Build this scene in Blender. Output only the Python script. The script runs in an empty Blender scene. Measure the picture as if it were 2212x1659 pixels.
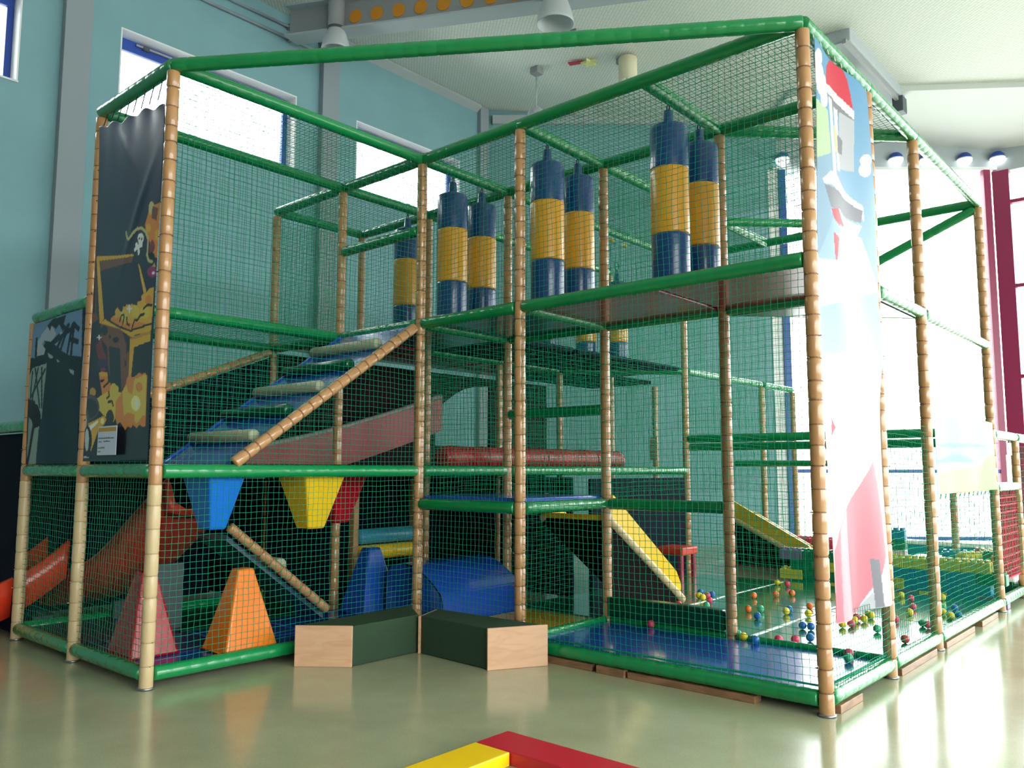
import bpy, bmesh, math, random
import numpy as np
from mathutils import Vector, Matrix, Quaternion

C = bpy.context.scene
COL = C.collection
PI = math.pi

# ------------------------------------------------------------------ camera, sky, exposure
cam_d = bpy.data.cameras.new('camera'); cam = bpy.data.objects.new('camera', cam_d); COL.objects.link(cam)
cam_d.sensor_width = 36.0; cam_d.lens = 36.0 * 1776.876 / 2212.0
cam_d.clip_start = 0.05; cam_d.clip_end = 200
cam.location = (5.7529, -5.2367, 1.5149)
cam.rotation_euler = (Matrix.Rotation(0.72005, 3, 'Z') @ Matrix.Rotation(PI / 2 + 0.10283, 3, 'X') @ Matrix.Rotation(0.0014, 3, 'Z')).to_euler()
C.camera = cam
C.view_settings.view_transform = 'Standard'; C.view_settings.look = 'None'
C.view_settings.gamma = 1.0; C.view_settings.use_curve_mapping = False
C.view_settings.exposure = 1.2
world = bpy.data.worlds.new('overcast_sky'); C.world = world; world.use_nodes = True
wn = world.node_tree.nodes; wl = world.node_tree.links
bg = wn['Background']
tc = wn.new('ShaderNodeTexCoord'); sx = wn.new('ShaderNodeSeparateXYZ'); rp = wn.new('ShaderNodeValToRGB')
wl.new(tc.outputs['Generated'], sx.inputs[0]); wl.new(sx.outputs['Z'], rp.inputs['Fac'])
rp.color_ramp.elements[0].position = 0.0; rp.color_ramp.elements[0].color = (0.5, 0.51, 0.49, 1)
rp.color_ramp.elements[1].position = 0.06; rp.color_ramp.elements[1].color = (0.99, 1.0, 1.0, 1)
wl.new(rp.outputs['Color'], bg.inputs['Color']); bg.inputs['Strength'].default_value = 5.0
try:
    C.cycles.max_bounces = 8; C.cycles.diffuse_bounces = 4; C.cycles.glossy_bounces = 4
    C.cycles.transparent_max_bounces = 16; C.cycles.transmission_bounces = 6
    C.cycles.sample_clamp_indirect = 6.0
except Exception: pass

# ------------------------------------------------------------------ materials
def srgb(r, g, b):
    f = lambda c: (c / 255.0 / 12.92) if c / 255.0 <= 0.04045 else ((c / 255.0 + 0.055) / 1.055) ** 2.4
    return (f(r), f(g), f(b), 1.0)
MATS = {}
def mat(name, col, rough=0.5, spec=0.5, var=0.0, vscale=6.0, bump=0.0, bscale=40.0, metal=0.0, emit=0.0, trans=0.0, coat=0.0):
    if name in MATS: return MATS[name]
    m = bpy.data.materials.new(name); m.use_nodes = True; nt = m.node_tree; b = nt.nodes['Principled BSDF']
    c = srgb(*col)
    b.inputs['Base Color'].default_value = c; b.inputs['Roughness'].default_value = rough
    b.inputs['Specular IOR Level'].default_value = spec; b.inputs['Metallic'].default_value = metal
    if coat: b.inputs['Coat Weight'].default_value = coat; b.inputs['Coat Roughness'].default_value = 0.08
    if emit: b.inputs['Emission Color'].default_value = c; b.inputs['Emission Strength'].default_value = emit
    if var or bump:
        t = nt.nodes.new('ShaderNodeTexCoord')
    if var:
        n = nt.nodes.new('ShaderNodeTexNoise'); n.inputs['Scale'].default_value = vscale; n.inputs['Detail'].default_value = 4
        nt.links.new(t.outputs['Object'], n.inputs['Vector'])
        mr = nt.nodes.new('ShaderNodeMapRange'); mr.inputs[1].default_value = 0.3; mr.inputs[2].default_value = 0.7
        mr.inputs[3].default_value = 1 - var; mr.inputs[4].default_value = 1 + var
        nt.links.new(n.outputs['Fac'], mr.inputs[0])
        mx = nt.nodes.new('ShaderNodeMix'); mx.data_type = 'RGBA'; mx.blend_type = 'MULTIPLY'; mx.inputs['Factor'].default_value = 1
        mx.inputs[6].default_value = c; nt.links.new(mr.outputs[0], mx.inputs[7]); nt.links.new(mx.outputs[2], b.inputs['Base Color'])
    if bump:
        n2 = nt.nodes.new('ShaderNodeTexNoise'); n2.inputs['Scale'].default_value = bscale; n2.inputs['Detail'].default_value = 3
        nt.links.new(t.outputs['Object'], n2.inputs['Vector'])
        bp = nt.nodes.new('ShaderNodeBump'); bp.inputs['Strength'].default_value = bump; bp.inputs['Distance'].default_value = 0.02
        nt.links.new(n2.outputs['Fac'], bp.inputs['Height']); nt.links.new(bp.outputs[0], b.inputs['Normal'])
    if trans:
        tr = nt.nodes.new('ShaderNodeBsdfTranslucent'); tr.inputs['Color'].default_value = c
        ms = nt.nodes.new('ShaderNodeMixShader'); ms.inputs[0].default_value = trans
        out = nt.nodes['Material Output']
        nt.links.new(b.outputs[0], ms.inputs[1]); nt.links.new(tr.outputs[0], ms.inputs[2]); nt.links.new(ms.outputs[0], out.inputs['Surface'])
    MATS[name] = m
    return m
def art_mat(name, rough=0.35, trans=0.0, coat=0.0, spec=0.5):
    m = bpy.data.materials.new(name); m.use_nodes = True; nt = m.node_tree; b = nt.nodes['Principled BSDF']
    a = nt.nodes.new('ShaderNodeVertexColor'); a.layer_name = 'print'
    nt.links.new(a.outputs['Color'], b.inputs['Base Color']); b.inputs['Roughness'].default_value = rough; b.inputs['Coat Weight'].default_value = coat; b.inputs['Coat Roughness'].default_value = 0.2; b.inputs['Specular IOR Level'].default_value = spec
    if trans:
        tr = nt.nodes.new('ShaderNodeBsdfTranslucent'); nt.links.new(a.outputs['Color'], tr.inputs['Color'])
        ms = nt.nodes.new('ShaderNodeMixShader'); ms.inputs[0].default_value = trans; out = nt.nodes['Material Output']
        nt.links.new(b.outputs[0], ms.inputs[1]); nt.links.new(tr.outputs[0], ms.inputs[2]); nt.links.new(ms.outputs[0], out.inputs['Surface'])
    return m
def glass_mat():
    m = bpy.data.materials.new('window_glass'); m.use_nodes = True; nt = m.node_tree
    nt.nodes.remove(nt.nodes['Principled BSDF']); out = nt.nodes['Material Output']
    t = nt.nodes.new('ShaderNodeBsdfTransparent'); t.inputs['Color'].default_value = (0.94, 0.97, 0.96, 1)
    g = nt.nodes.new('ShaderNodeBsdfGlossy'); g.inputs['Roughness'].default_value = 0.02
    f = nt.nodes.new('ShaderNodeFresnel'); f.inputs['IOR'].default_value = 1.35
    ms = nt.nodes.new('ShaderNodeMixShader')
    nt.links.new(f.outputs[0], ms.inputs[0]); nt.links.new(t.outputs[0], ms.inputs[1]); nt.links.new(g.outputs[0], ms.inputs[2])
    nt.links.new(ms.outputs[0], out.inputs['Surface']); return m
def wood_mat(name, col, dark):
    m = bpy.data.materials.new(name); m.use_nodes = True; nt = m.node_tree; b = nt.nodes['Principled BSDF']
    t = nt.nodes.new('ShaderNodeTexCoord'); mp = nt.nodes.new('ShaderNodeMapping'); mp.inputs['Scale'].default_value = (1.5, 1.5, 7)
    n = nt.nodes.new('ShaderNodeTexNoise'); n.inputs['Scale'].default_value = 2.2; n.inputs['Detail'].default_value = 5; n.inputs['Distortion'].default_value = 1.2
    r = nt.nodes.new('ShaderNodeValToRGB'); r.color_ramp.elements[0].color = srgb(*dark); r.color_ramp.elements[1].color = srgb(*col)
    r.color_ramp.elements[0].position = 0.3; r.color_ramp.elements[1].position = 0.6
    nt.links.new(t.outputs['Object'], mp.inputs[0]); nt.links.new(mp.outputs[0], n.inputs['Vector']); nt.links.new(n.outputs['Fac'], r.inputs[0])
    nt.links.new(r.outputs[0], b.inputs['Base Color']); b.inputs['Roughness'].default_value = 0.42
    return m
def floor_mat():
    m = bpy.data.materials.new('linoleum'); m.use_nodes = True; nt = m.node_tree; b = nt.nodes['Principled BSDF']
    t = nt.nodes.new('ShaderNodeTexCoord')
    n = nt.nodes.new('ShaderNodeTexNoise'); n.inputs['Scale'].default_value = 1.6; n.inputs['Detail'].default_value = 6; n.inputs['Roughness'].default_value = 0.65
    n2 = nt.nodes.new('ShaderNodeTexNoise'); n2.inputs['Scale'].default_value = 90; n2.inputs['Detail'].default_value = 2
    nt.links.new(t.outputs['Object'], n.inputs['Vector']); nt.links.new(t.outputs['Object'], n2.inputs['Vector'])
    r = nt.nodes.new('ShaderNodeValToRGB'); r.color_ramp.elements[0].color = srgb(164, 164, 132); r.color_ramp.elements[1].color = srgb(180, 180, 148)
    r.color_ramp.elements[0].position = 0.3; r.color_ramp.elements[1].position = 0.7
    nt.links.new(n.outputs['Fac'], r.inputs[0])
    mx = nt.nodes.new('ShaderNodeMix'); mx.data_type = 'RGBA'; mx.blend_type = 'OVERLAY'; mx.inputs['Factor'].default_value = 0.16
    nt.links.new(r.outputs[0], mx.inputs[6]); nt.links.new(n2.outputs['Fac'], mx.inputs[7]); nt.links.new(mx.outputs[2], b.inputs['Base Color'])
    mr = nt.nodes.new('ShaderNodeMapRange'); mr.inputs[3].default_value = 0.11; mr.inputs[4].default_value = 0.22
    nt.links.new(n.outputs['Fac'], mr.inputs[0]); nt.links.new(mr.outputs[0], b.inputs['Roughness'])
    b.inputs['Specular IOR Level'].default_value = 0.85
    return m
def ceiling_mat():
    m = bpy.data.materials.new('perforated_ceiling'); m.use_nodes = True; nt = m.node_tree; b = nt.nodes['Principled BSDF']
    t = nt.nodes.new('ShaderNodeTexCoord'); w = nt.nodes.new('ShaderNodeTexBrick')
    mp = nt.nodes.new('ShaderNodeMapping'); mp.inputs['Rotation'].default_value = (0, 0, 0.72); nt.links.new(t.outputs['Object'], mp.inputs[0]); nt.links.new(mp.outputs[0], w.inputs['Vector'])
    w.inputs['Scale'].default_value = 1.0; w.inputs['Brick Width'].default_value = 0.22; w.inputs['Row Height'].default_value = 0.05; w.inputs['Mortar Size'].default_value = 0.005
    w.inputs['Color1'].default_value = srgb(226, 228, 222); w.inputs['Color2'].default_value = srgb(222, 225, 219); w.inputs['Mortar'].default_value = srgb(196, 201, 196)
    nt.links.new(w.outputs['Color'], b.inputs['Base Color']); b.inputs['Roughness'].default_value = 0.8
    return m
TAN = mat('tan_foam', (184, 136, 90), 0.3, 0.5, 0.06, 3.0, 0.10, 22, coat=0.5)
GREEN = mat('green_foam', (10, 134, 72), 0.26, 0.55, 0.05, 3.0, 0.15, 26, coat=0.4)
TIE = mat('brown_tie', (134, 92, 60), 0.5)
NET = mat('green_net', (8, 142, 104), 0.65, 0.2)
BLUE = mat('blue_vinyl', (36, 76, 176), 0.2, 0.5, 0.04, 2, 0.08, 12, coat=0.5)
NAVY = mat('navy_vinyl', (13, 22, 38), 0.8, 0.1)
YELLOW = mat('yellow_vinyl', (238, 196, 24), 0.3, 0.5)
DYELLOW = mat('ochre_vinyl', (222, 160, 30), 0.32, 0.5, coat=0.4)
BAGBLUE = mat('bag_blue', (20, 60, 124), 0.3, 0.5, 0.04, 3, coat=0.4)
RED = mat('red_vinyl', (164, 14, 36), 0.24, 0.4, 0.04, 2, 0.15, 9)
REDSL = mat('red_slide_plastic', (206, 66, 52), 0.3, 0.5)
ORANGE = mat('orange_vinyl', (240, 126, 22), 0.24, 0.5, 0.03, 2, 0.12, 9)
PURPLE = mat('purple_vinyl', (74, 62, 128), 0.25, 0.5)
MAROON = mat('maroon_vinyl', (140, 22, 48), 0.18, 0.35)
SLATE = mat('slate_vinyl', (52, 74, 92), 0.2, 0.6)
LBLUE = mat('light_blue_vinyl', (70, 150, 180), 0.3)
PALE = mat('pale_foam', (198, 174, 132), 0.34, 0.5, 0.05, 3, 0.15, 22)
DGREEN = mat('dark_green_vinyl', (8, 80, 52), 0.2, 0.55)
COURT = mat('court_green_vinyl', (42, 124, 84), 0.16, 0.6, 0.05, 1.2, coat=0.8)
BEIGE = mat('beige_foam', (178, 176, 150), 0.45, 0.4)
CARPET = mat('green_carpet', (58, 78, 60), 0.95, 0.1, 0.12, 160, 0.5, 200)
WHITE = mat('white_paint', (232, 234, 236), 0.5)
WVINYL = mat('white_vinyl', (236, 240, 238), 0.25)
GREY = mat('grey_paint', (150, 152, 156), 0.6)
DGREY = mat('dark_grey_metal', (78, 84, 90), 0.5)
STEEL = mat('steel', (150, 150, 150), 0.35, metal=0.9)
WALLB = mat('pale_blue_plaster', (132, 172, 180), 0.85, 0.2, 0.04, 1.4, 0.12, 120)
PILM = mat('grey_pilaster', (150, 160, 168), 0.85, 0.2)
FRAMEB = mat('blue_window_frame', (44, 78, 170), 0.4)
FRAMER = mat('dark_red_mullion', (150, 40, 84), 0.4)
CORN = mat('cornice_grey', (176, 184, 190), 0.7)
BLACK = mat('black_metal', (24, 24, 26), 0.4)
OCHRE = mat('orange_disc', (214, 140, 30), 0.6)
CREAM = mat('cream_plastic', (222, 214, 184), 0.5)
PLY = wood_mat('plywood', (212, 168, 134), (200, 154, 118))
PLYD = wood_mat('plywood_edge', (150, 110, 78), (110, 80, 58))
GLASS = glass_mat(); FLOOR = floor_mat(); CEIL = ceiling_mat()
PINK = mat('pink_plastic', (222, 60, 110), 0.35)
MINT = mat('mint_plastic', (80, 190, 150), 0.35)

# ------------------------------------------------------------------ builders
def link(name, me, m=None, parent=None):
    o = bpy.data.objects.new(name, me); COL.objects.link(o)
    if m is not None and me is not None and not me.materials: me.materials.append(m)
    if parent is not None: o.parent = parent
    return o
def mesh(name, verts, faces, smooth=False):
    me = bpy.data.meshes.new(name); me.from_pydata([tuple(v) for v in verts], [], faces); me.update()
    if smooth: me.polygons.foreach_set('use_smooth', [True] * len(me.polygons))
    return me
def thing(name, label, cat, loc=(0, 0, 0), group=None):
    o = bpy.data.objects.new(name, None); COL.objects.link(o); o.location = loc; o.empty_display_size = 0.1
    o['label'] = label; o['category'] = cat
    if group: o['group'] = group
    return o
def tag(o, label, cat, group=None):
    o['label'] = label; o['category'] = cat
    if group: o['group'] = group
    return o
def struct(o): o['kind'] = 'structure'; return o
def stuff(o): o['kind'] = 'stuff'; return o
def box_me(name, a, b, bev=0.0, seg=2):
    bm = bmesh.new(); bmesh.ops.create_cube(bm, size=1.0)
    s = [b[i] - a[i] for i in range(3)]; c = [(a[i] + b[i]) / 2 for i in range(3)]
    for v in bm.verts: v.co = Vector((v.co.x * s[0] + c[0], v.co.y * s[1] + c[1], v.co.z * s[2] + c[2]))
    if bev: bmesh.ops.bevel(bm, geom=bm.edges[:], offset=bev, segments=seg, affect='EDGES', profile=0.5)
    me = bpy.data.meshes.new(name); bm.to_mesh(me); bm.free()
    return me
def box(name, a, b, m, parent=None, bev=0.0):
    return link(name, box_me(name, a, b, bev), m, parent)
def prism_me(name, poly, z0, z1, bev=0.0):
    bm = bmesh.new(); lo = [bm.verts.new((x, y, z0)) for x, y in poly]; hi = [bm.verts.new((x, y, z1)) for x, y in poly]
    n = len(poly); bm.faces.new(lo[::-1]); bm.faces.new(hi)
    for i in range(n): bm.faces.new((lo[i], lo[(i + 1) % n], hi[(i + 1) % n], hi[i]))
    bmesh.ops.recalc_face_normals(bm, faces=bm.faces[:])
    if bev: bmesh.ops.bevel(bm, geom=bm.edges[:], offset=bev, segments=2, affect='EDGES', profile=0.5)
    me = bpy.data.meshes.new(name); bm.to_mesh(me); bm.free(); return me
def lathe_me(name, prof, n=16, cap=True, smooth=True):
    """prof: list of (r, z)"""
    vs, fs = [], []
    for r, z in prof:
        for k in range(n): vs.append((r * math.cos(2 * PI * k / n), r * math.sin(2 * PI * k / n), z))
    for i in range(len(prof) - 1):
        for k in range(n):
            a = i * n + k; b = i * n + (k + 1) % n; fs.append((a, b, b + n, a + n))
    if cap:
        fs.append(tuple(range(n))[::-1]); fs.append(tuple(range((len(prof) - 1) * n, len(prof) * n)))
    return mesh(name, vs, fs, smooth)
def orient(o, a, b):
    d = Vector(b) - Vector(a); o.location = a; o.rotation_mode = 'QUATERNION'; o.rotation_quaternion = Vector((0, 0, 1)).rotation_difference(d.normalized())
    return o
TUBES = {}
def foam_tube_me(L, R, pitch, groove, seed=0, n=14):
    key = (round(L, 3), R, pitch, groove)
    if key in TUBES: return TUBES[key]
    rnd = random.Random(int(L * 1000) + seed); prof = [(R * 0.93, 0.0), (R, 0.008)]; ties = []
    k = max(1, int(round(L / pitch)))
    for i in range(1, k):
        z = L * i / k + rnd.uniform(-0.012, 0.012); ties.append(z)
        w = 0.5 + rnd.random()
        prof += [(R * (1 + 0.006 * rnd.uniform(-1, 1)), z - 0.018), (R - groove * w, z - 0.004), (R - groove * w, z + 0.004), (R * (1 + 0.006 * rnd.uniform(-1, 1)), z + 0.018)]
        prof.append((R * (1 + 0.008 * rnd.uniform(-1, 1)), z + 0.5 * L / k))
    prof = [p for p in prof if p[1] < L - 0.01] + [(R, L - 0.008), (R * 0.93, L)]
    me = lathe_me('foam_tube', prof, n)
    # straps
    vs, fs = [], []
    for z in ties:
        t = rnd.uniform(-0.06, 0.06); b0 = len(vs)
        for dz, rr in ((-0.004, R - 0.001), (0.004, R - 0.001)):
            for j in range(n):
                an = 2 * PI * j / n; vs.append((rr * math.cos(an), rr * math.sin(an), z + dz + t * rr * math.cos(an)))
        for j in range(n):
            a = b0 + j; b = b0 + (j + 1) % n; fs.append((a, b, b + n, a + n))
        an = rnd.uniform(0, 2 * PI); bx, by = math.cos(an), math.sin(an); b0 = len(vs)   # tie tail
        for q in ((R, 0.004), (R, -0.004), (R + 0.016, -0.002), (R + 0.016, 0.002)): vs.append((bx * q[0], by * q[0], z + q[1]))
        fs.append((b0, b0 + 1, b0 + 2, b0 + 3))
    ms = mesh('ties', vs, fs) if vs else None
    TUBES[key] = (me, ms); return TUBES[key]
def ribbon_tube(name, pts, r, m, parent=None, n=10, closed=False):
    pts = [Vector(p) for p in pts]; vs, fs = [], []
    for i, p in enumerate(pts):
        a = pts[max(0, i - 1)] if not closed else pts[i - 1]; b = pts[min(len(pts) - 1, i + 1)] if not closed else pts[(i + 1) % len(pts)]
        d = (b - a).normalized(); u = d.orthogonal().normalized() if i == 0 else (u - d * u.dot(d)).normalized(); w = d.cross(u)
        for k in range(n):
            an = 2 * PI * k / n; vs.append(p + u * (r * math.cos(an)) + w * (r * math.sin(an)))
    L = len(pts)
    for i in range(L if closed else L - 1):
        for k in range(n):
            a = i * n + k; b = i * n + (k + 1) % n; j = ((i + 1) % L) * n
            fs.append((a, b, j + (k + 1) % n, j + k))
    if not closed: fs.append(tuple(range(n))[::-1]); fs.append(tuple(range((L - 1) * n, L * n)))
    return link(name, mesh(name, vs, fs, True), m, parent)
def net_me(P0, U, V, cell=0.047, r=0.0020, seed=1, wob=0.012, sag=0.015, knots=True):
    rs = np.random.RandomState(seed); P0 = np.array(P0, float); U = np.array(U, float); V = np.array(V, float)
    a = np.linalg.norm(U); b = np.linalg.norm(V); nu = max(2, int(round(a / cell))); nv = max(2, int(round(b / cell)))
    uh = U / a; vh = V / b; nh = np.cross(uh, vh)
    s, t = np.meshgrid(np.linspace(0, a, nu + 1), np.linspace(0, b, nv + 1), indexing='ij')
    def nz(f0, f1, n=7):
        o = np.zeros_like(s)
        for _ in range(n):
            k = rs.uniform(f0, f1); th = rs.uniform(0, 2 * PI); o += np.sin(k * (s * math.cos(th) + t * math.sin(th)) + rs.uniform(0, 2 * PI)) / n
        return o
    edge = np.minimum(1, np.minimum(np.minimum(s, a - s), np.minimum(t, b - t)) / (2 * cell) + 0.35)
    du = wob * (nz(1, 6) * 1.6 + 0.5 * nz(12, 45)) * edge; dv = wob * (nz(1, 6) * 1.6 + 0.5 * nz(12, 45)) * edge
    dn = sag * nz(1, 5) * 2 * edge + 0.003 * rs.uniform(-1, 1, s.shape)
    G = P0 + (s + du)[..., None] * uh + (t + dv)[..., None] * vh + dn[..., None] * nh
    VV = []; FF = []; base = 0
    def strand(L, ax1, ax2):       # L: (lines, pts, 3)
        nonlocal base
        nl, npt = L.shape[:2]; ring = np.stack([L + r * (math.cos(x) * ax1 + math.sin(x) * ax2) for x in (0, 2 * PI / 3, 4 * PI / 3)], axis=2)
        VV.append(ring.reshape(-1, 3)); i, j = np.meshgrid(np.arange(nl), np.arange(npt - 1), indexing='ij')
        q = base + (i * npt + j).ravel() * 3
        for k in range(3):
            k2 = (k + 1) % 3; FF.append(np.stack([q + k, q + k2, q + 3 + k2, q + 3 + k], 1))
        base += nl * npt * 3
    strand(G, uh, nh); strand(np.swapaxes(G, 0, 1), vh, nh)
    if knots:
        K = G[1:-1, 1:-1].reshape(-1, 3); kr = r * 1.75
        o6 = np.stack([K + kr * d for d in (uh * 1.2, vh * 1.2, -uh * 1.2, -vh * 1.2, nh, -nh)], 1); VV.append(o6.reshape(-1, 3))
        q = base + np.arange(len(K)) * 6
        FT = []
        for k in range(4):
            k2 = (k + 1) % 4; FT.append(np.stack([q + k, q + k2, q + 4], 1)); FT.append(np.stack([q + k2, q + k, q + 5], 1))
        FT = np.concatenate(FT); base += len(K) * 6
    else: FT = np.zeros((0, 3), int)
    verts = np.concatenate(VV); quads = np.concatenate(FF)
    me = bpy.data.meshes.new('net'); nq, ntri = len(quads), len(FT)
    me.vertices.add(len(verts)); me.vertices.foreach_set('co', verts.ravel())
    me.loops.add(nq * 4 + ntri * 3); me.loops.foreach_set('vertex_index', np.concatenate([quads.ravel(), FT.ravel()]).astype(np.int32))
    me.polygons.add(nq + ntri)
    me.polygons.foreach_set('loop_start', np.concatenate([np.arange(nq) * 4, nq * 4 + np.arange(ntri) * 3]).astype(np.int32))
    me.update(calc_edges=True); me.validate()
    return me
def paint_mesh(name, A, B, base, shapes, pal, cell, warp=None, plane='Y', at=0.0, thick=0.0):
    """a printed sheet in a vertical plane; A=(a0,z0) B=(a1,z1); colours painted per vertex"""
    na = int((B[0] - A[0]) / cell) + 1; nz = int((B[1] - A[1]) / cell) + 1
    a, z = np.meshgrid(np.linspace(A[0], B[0], na), np.linspace(A[1], B[1], nz), indexing='ij')
    col = np.zeros(a.shape + (4,)); col[..., 3] = 1
    if callable(base): col[..., :3] = base(a, z)
    else: col[..., :3] = srgb(*base)[:3]
    for sh in shapes:
        if sh[0] == 'p':
            P = sh[1]; ins = np.zeros(a.shape, bool); j = len(P) - 1
            for i in range(len(P)):
                (xi, zi), (xj, zj) = P[i], P[j]
                if zi != zj: ins ^= ((zi > z) != (zj > z)) & (a < (xj - xi) * (z - zi) / (zj - zi) + xi)
                j = i
            col[ins, :3] = srgb(*pal[sh[2]])[:3]
        else:
            for (x0, z0), (x1, z1) in zip(sh[1][:-1], sh[1][1:]):
                dx, dz = x1 - x0, z1 - z0; k = np.clip(((a - x0) * dx + (z - z0) * dz) / (dx * dx + dz * dz + 1e-9), 0, 1)
                d = np.hypot(a - x0 - k * dx, z - z0 - k * dz); col[d < sh[2], :3] = srgb(*pal[sh[3]])[:3]
    off, zz = (warp(a, z) if warp else (np.zeros_like(a), z))
    V = np.zeros(a.shape + (3,)); V[..., 2] = zz
    if plane == 'Y': V[..., 0] = a; V[..., 1] = at + off
    else: V[..., 1] = a; V[..., 0] = at + off
    idx = np.arange(na * nz).reshape(na, nz)
    q = np.stack([idx[:-1, :-1], idx[1:, :-1], idx[1:, 1:], idx[:-1, 1:]], -1).reshape(-1, 4)
    me = bpy.data.meshes.new(name); me.vertices.add(na * nz); me.vertices.foreach_set('co', V.ravel())
    me.loops.add(q.size); me.loops.foreach_set('vertex_index', q.ravel().astype(np.int32))
    me.polygons.add(len(q)); me.polygons.foreach_set('loop_start', (np.arange(len(q)) * 4).astype(np.int32)); me.update(calc_edges=True)
    ca = me.color_attributes.new('print', 'FLOAT_COLOR', 'POINT'); ca.data.foreach_set('color', col.reshape(-1).astype(np.float32))
    me.polygons.foreach_set('use_smooth', [True] * len(me.polygons))
    return me

# ------------------------------------------------------------------ room
S = 1.25; H = 4.5; L2 = 2.885; L1 = 1.495; XW = -5.5
cy, sy = math.cos(0.72005), math.sin(0.72005)
def farp(s, off=0.0): return (XW + cy * s + sy * off, 6.79 + sy * s - cy * off)      # far wall runs slantwise; off = towards the room
def ceil_z(x): return 8.95 - 0.095 * (x - XW)
XR, YB = 15.0, -12.0
FE = farp(10.45); YG = FE[1]
poly_room = [(XW, YB), (XR, YB), (XR, YG), FE, (XW, 6.79)]
fl = link('floor', prism_me('floor', [(XW - 0.4, YB - 0.3), (XR + 0.3, YB - 0.3), (XR + 0.3, YG + 0.3), (FE[0], FE[1] + 0.3), (XW - 0.4, 7.0)], -0.2, 0.0), FLOOR); struct(fl)
cv = [(x, y, ceil_z(x)) for x, y in poly_room]; cv += [(x, y, z + 0.25) for x, y, z in cv]
struct(link('ceiling', mesh('ceiling', cv, [(0, 1, 2, 3, 4), (9, 8, 7, 6, 5)] + [(i, i + 5, (i + 1) % 5 + 5, (i + 1) % 5) for i in range(5)]), CEIL))
# left wall with window openings
WZ0, WZ1 = 6.36, 7.62
wins = [(-4.8, -1.884), (-0.652, 2.20), (3.43, 6.0)]
def slab_wall(name, edges, zs, holes, x0, x1, m):
    bm = bmesh.new()
    def bx(y0, y1, z0, z1):
        v = [bm.verts.new((x, y, z)) for x in (x0, x1) for y in (y0, y1) for z in (z0, z1)]
        for f in ((0, 1, 3, 2), (4, 6, 7, 5), (0, 4, 5, 1), (2, 3, 7, 6), (0, 2, 6, 4), (1, 5, 7, 3)): bm.faces.new([v[i] for i in f])
    bx(edges[0], edges[1], zs[0], WZ0); bx(edges[0], edges[1], WZ1, zs[1]); y = edges[0]
    for a, b in holes: bx(y, a, WZ0, WZ1); y = b
    bx(y, edges[1], WZ0, WZ1)
    bmesh.ops.recalc_face_normals(bm, faces=bm.faces[:]); me = bpy.data.meshes.new(name); bm.to_mesh(me); bm.free(); return link(name, me, m)
struct(slab_wall('wall_left', (YB, 6.79), (0, 9.1), wins, XW - 0.34, XW, WALLB))
for i, (a, b) in enumerate(wins):
    w = bpy.data.objects.new('window_%d' % (i + 1), None); COL.objects.link(w); w.location = (XW, (a + b) / 2, WZ0); struct(w)
    def lb(nm, p, q, m, bev=0.0):
        o = box(nm, p, q, m, None, bev); o.parent = w; o.matrix_parent_inverse = Matrix.Translation(-Vector(w.location)); return o
    lb('reveal', (XW - 0.33, a, WZ1 - 0.02), (XW + 0.002, b, WZ1 + 0.001), WHITE); lb('reveal', (XW - 0.33, b - 0.02, WZ0), (XW + 0.002, b, WZ1 - 0.02), WHITE); lb('reveal', (XW - 0.33, a, WZ0), (XW + 0.002, a + 0.02, WZ1 - 0.02), WHITE)
    lb('sill', (XW - 0.33, a, WZ0 - 0.01), (XW + 0.03, b, WZ0 + 0.015), WHITE)
    f0, f1 = XW - 0.30, XW - 0.23
    lb('frame_top', (f0, a + 0.02, WZ1 - 0.19), (f1, b - 0.02, WZ1 - 0.02), FRAMEB, 0.008); lb('frame_bottom', (f0, a + 0.02, WZ0 + 0.015), (f1, b - 0.02, WZ0 + 0.09), FRAMEB, 0.008)
    lb('frame_side', (f0, a + 0.02, WZ0 + 0.09), (f1, a + 0.10, WZ1 - 0.19), FRAMEB, 0.008); lb('frame_side', (f0, b - 0.10, WZ0 + 0.09), (f1, b - 0.02, WZ1 - 0.19), FRAMEB, 0.008)
    lb('pane', (f0 + 0.03, a + 0.1, WZ0 + 0.09), (f0 + 0.036, b - 0.1, WZ1 - 0.19), GLASS)
    lb('rod', (f1 + 0.01, a + 0.3, WZ1 - 0.085), (f1 + 0.04, b - 0.2, WZ1 - 0.055), GREY, 0.005)
    for q in (0.14, 0.86): lb('hinge', (f1, a + (b - a) * q, WZ1 - 0.11), (f1 + 0.05, a + (b - a) * q + 0.09, WZ1 - 0.05), DGREY, 0.005)
for i, y in enumerate((-9.32, -5.28, -1.24, 2.80)):
    struct(box('trim_%d' % (i + 1), (XW, y - 0.17, 0), (XW + 0.12, y + 0.17, 8.93), PILM, None, 0.006))
struct(box('trim_5', (XW, 6.50, 0), (XW + 0.1, 6.74, 8.93), PILM, None, 0.006))
for i, (z0, z1) in enumerate(((8.72, 8.74), (8.52, 8.54))):
    c = thing('conduit_pipe', ('upper' if i == 0 else 'lower') + ' of two thin grey conduits running along the top of the blue wall', 'pipe', (XW + 0.05, 0, z0))
    ribbon_tube('pipe', [(0, -9, 0), (0, 2.6, 0)], 0.024, PILM, c, 8)
    for y in (-6.0, -4.0, -2.0, 0.2, 2.0): box('clamp', (-0.045, y - 0.03, -0.045), (0.03, y + 0.03, 0.045), GREY, c, 0.004)
struct(link('trim_6', mesh('cornice', [(XW + a, y, z) for y in (3.0, 6.5) for a, z in ((0.0, 8.80), (0.0, 8.94), (0.12, 8.93), (0.12, 8.88))], [(0, 1, 5, 4), (1, 2, 6, 5), (2, 3, 7, 6), (3, 0, 4, 7), (0, 3, 2, 1), (4, 5, 6, 7)]), CORN))
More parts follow.
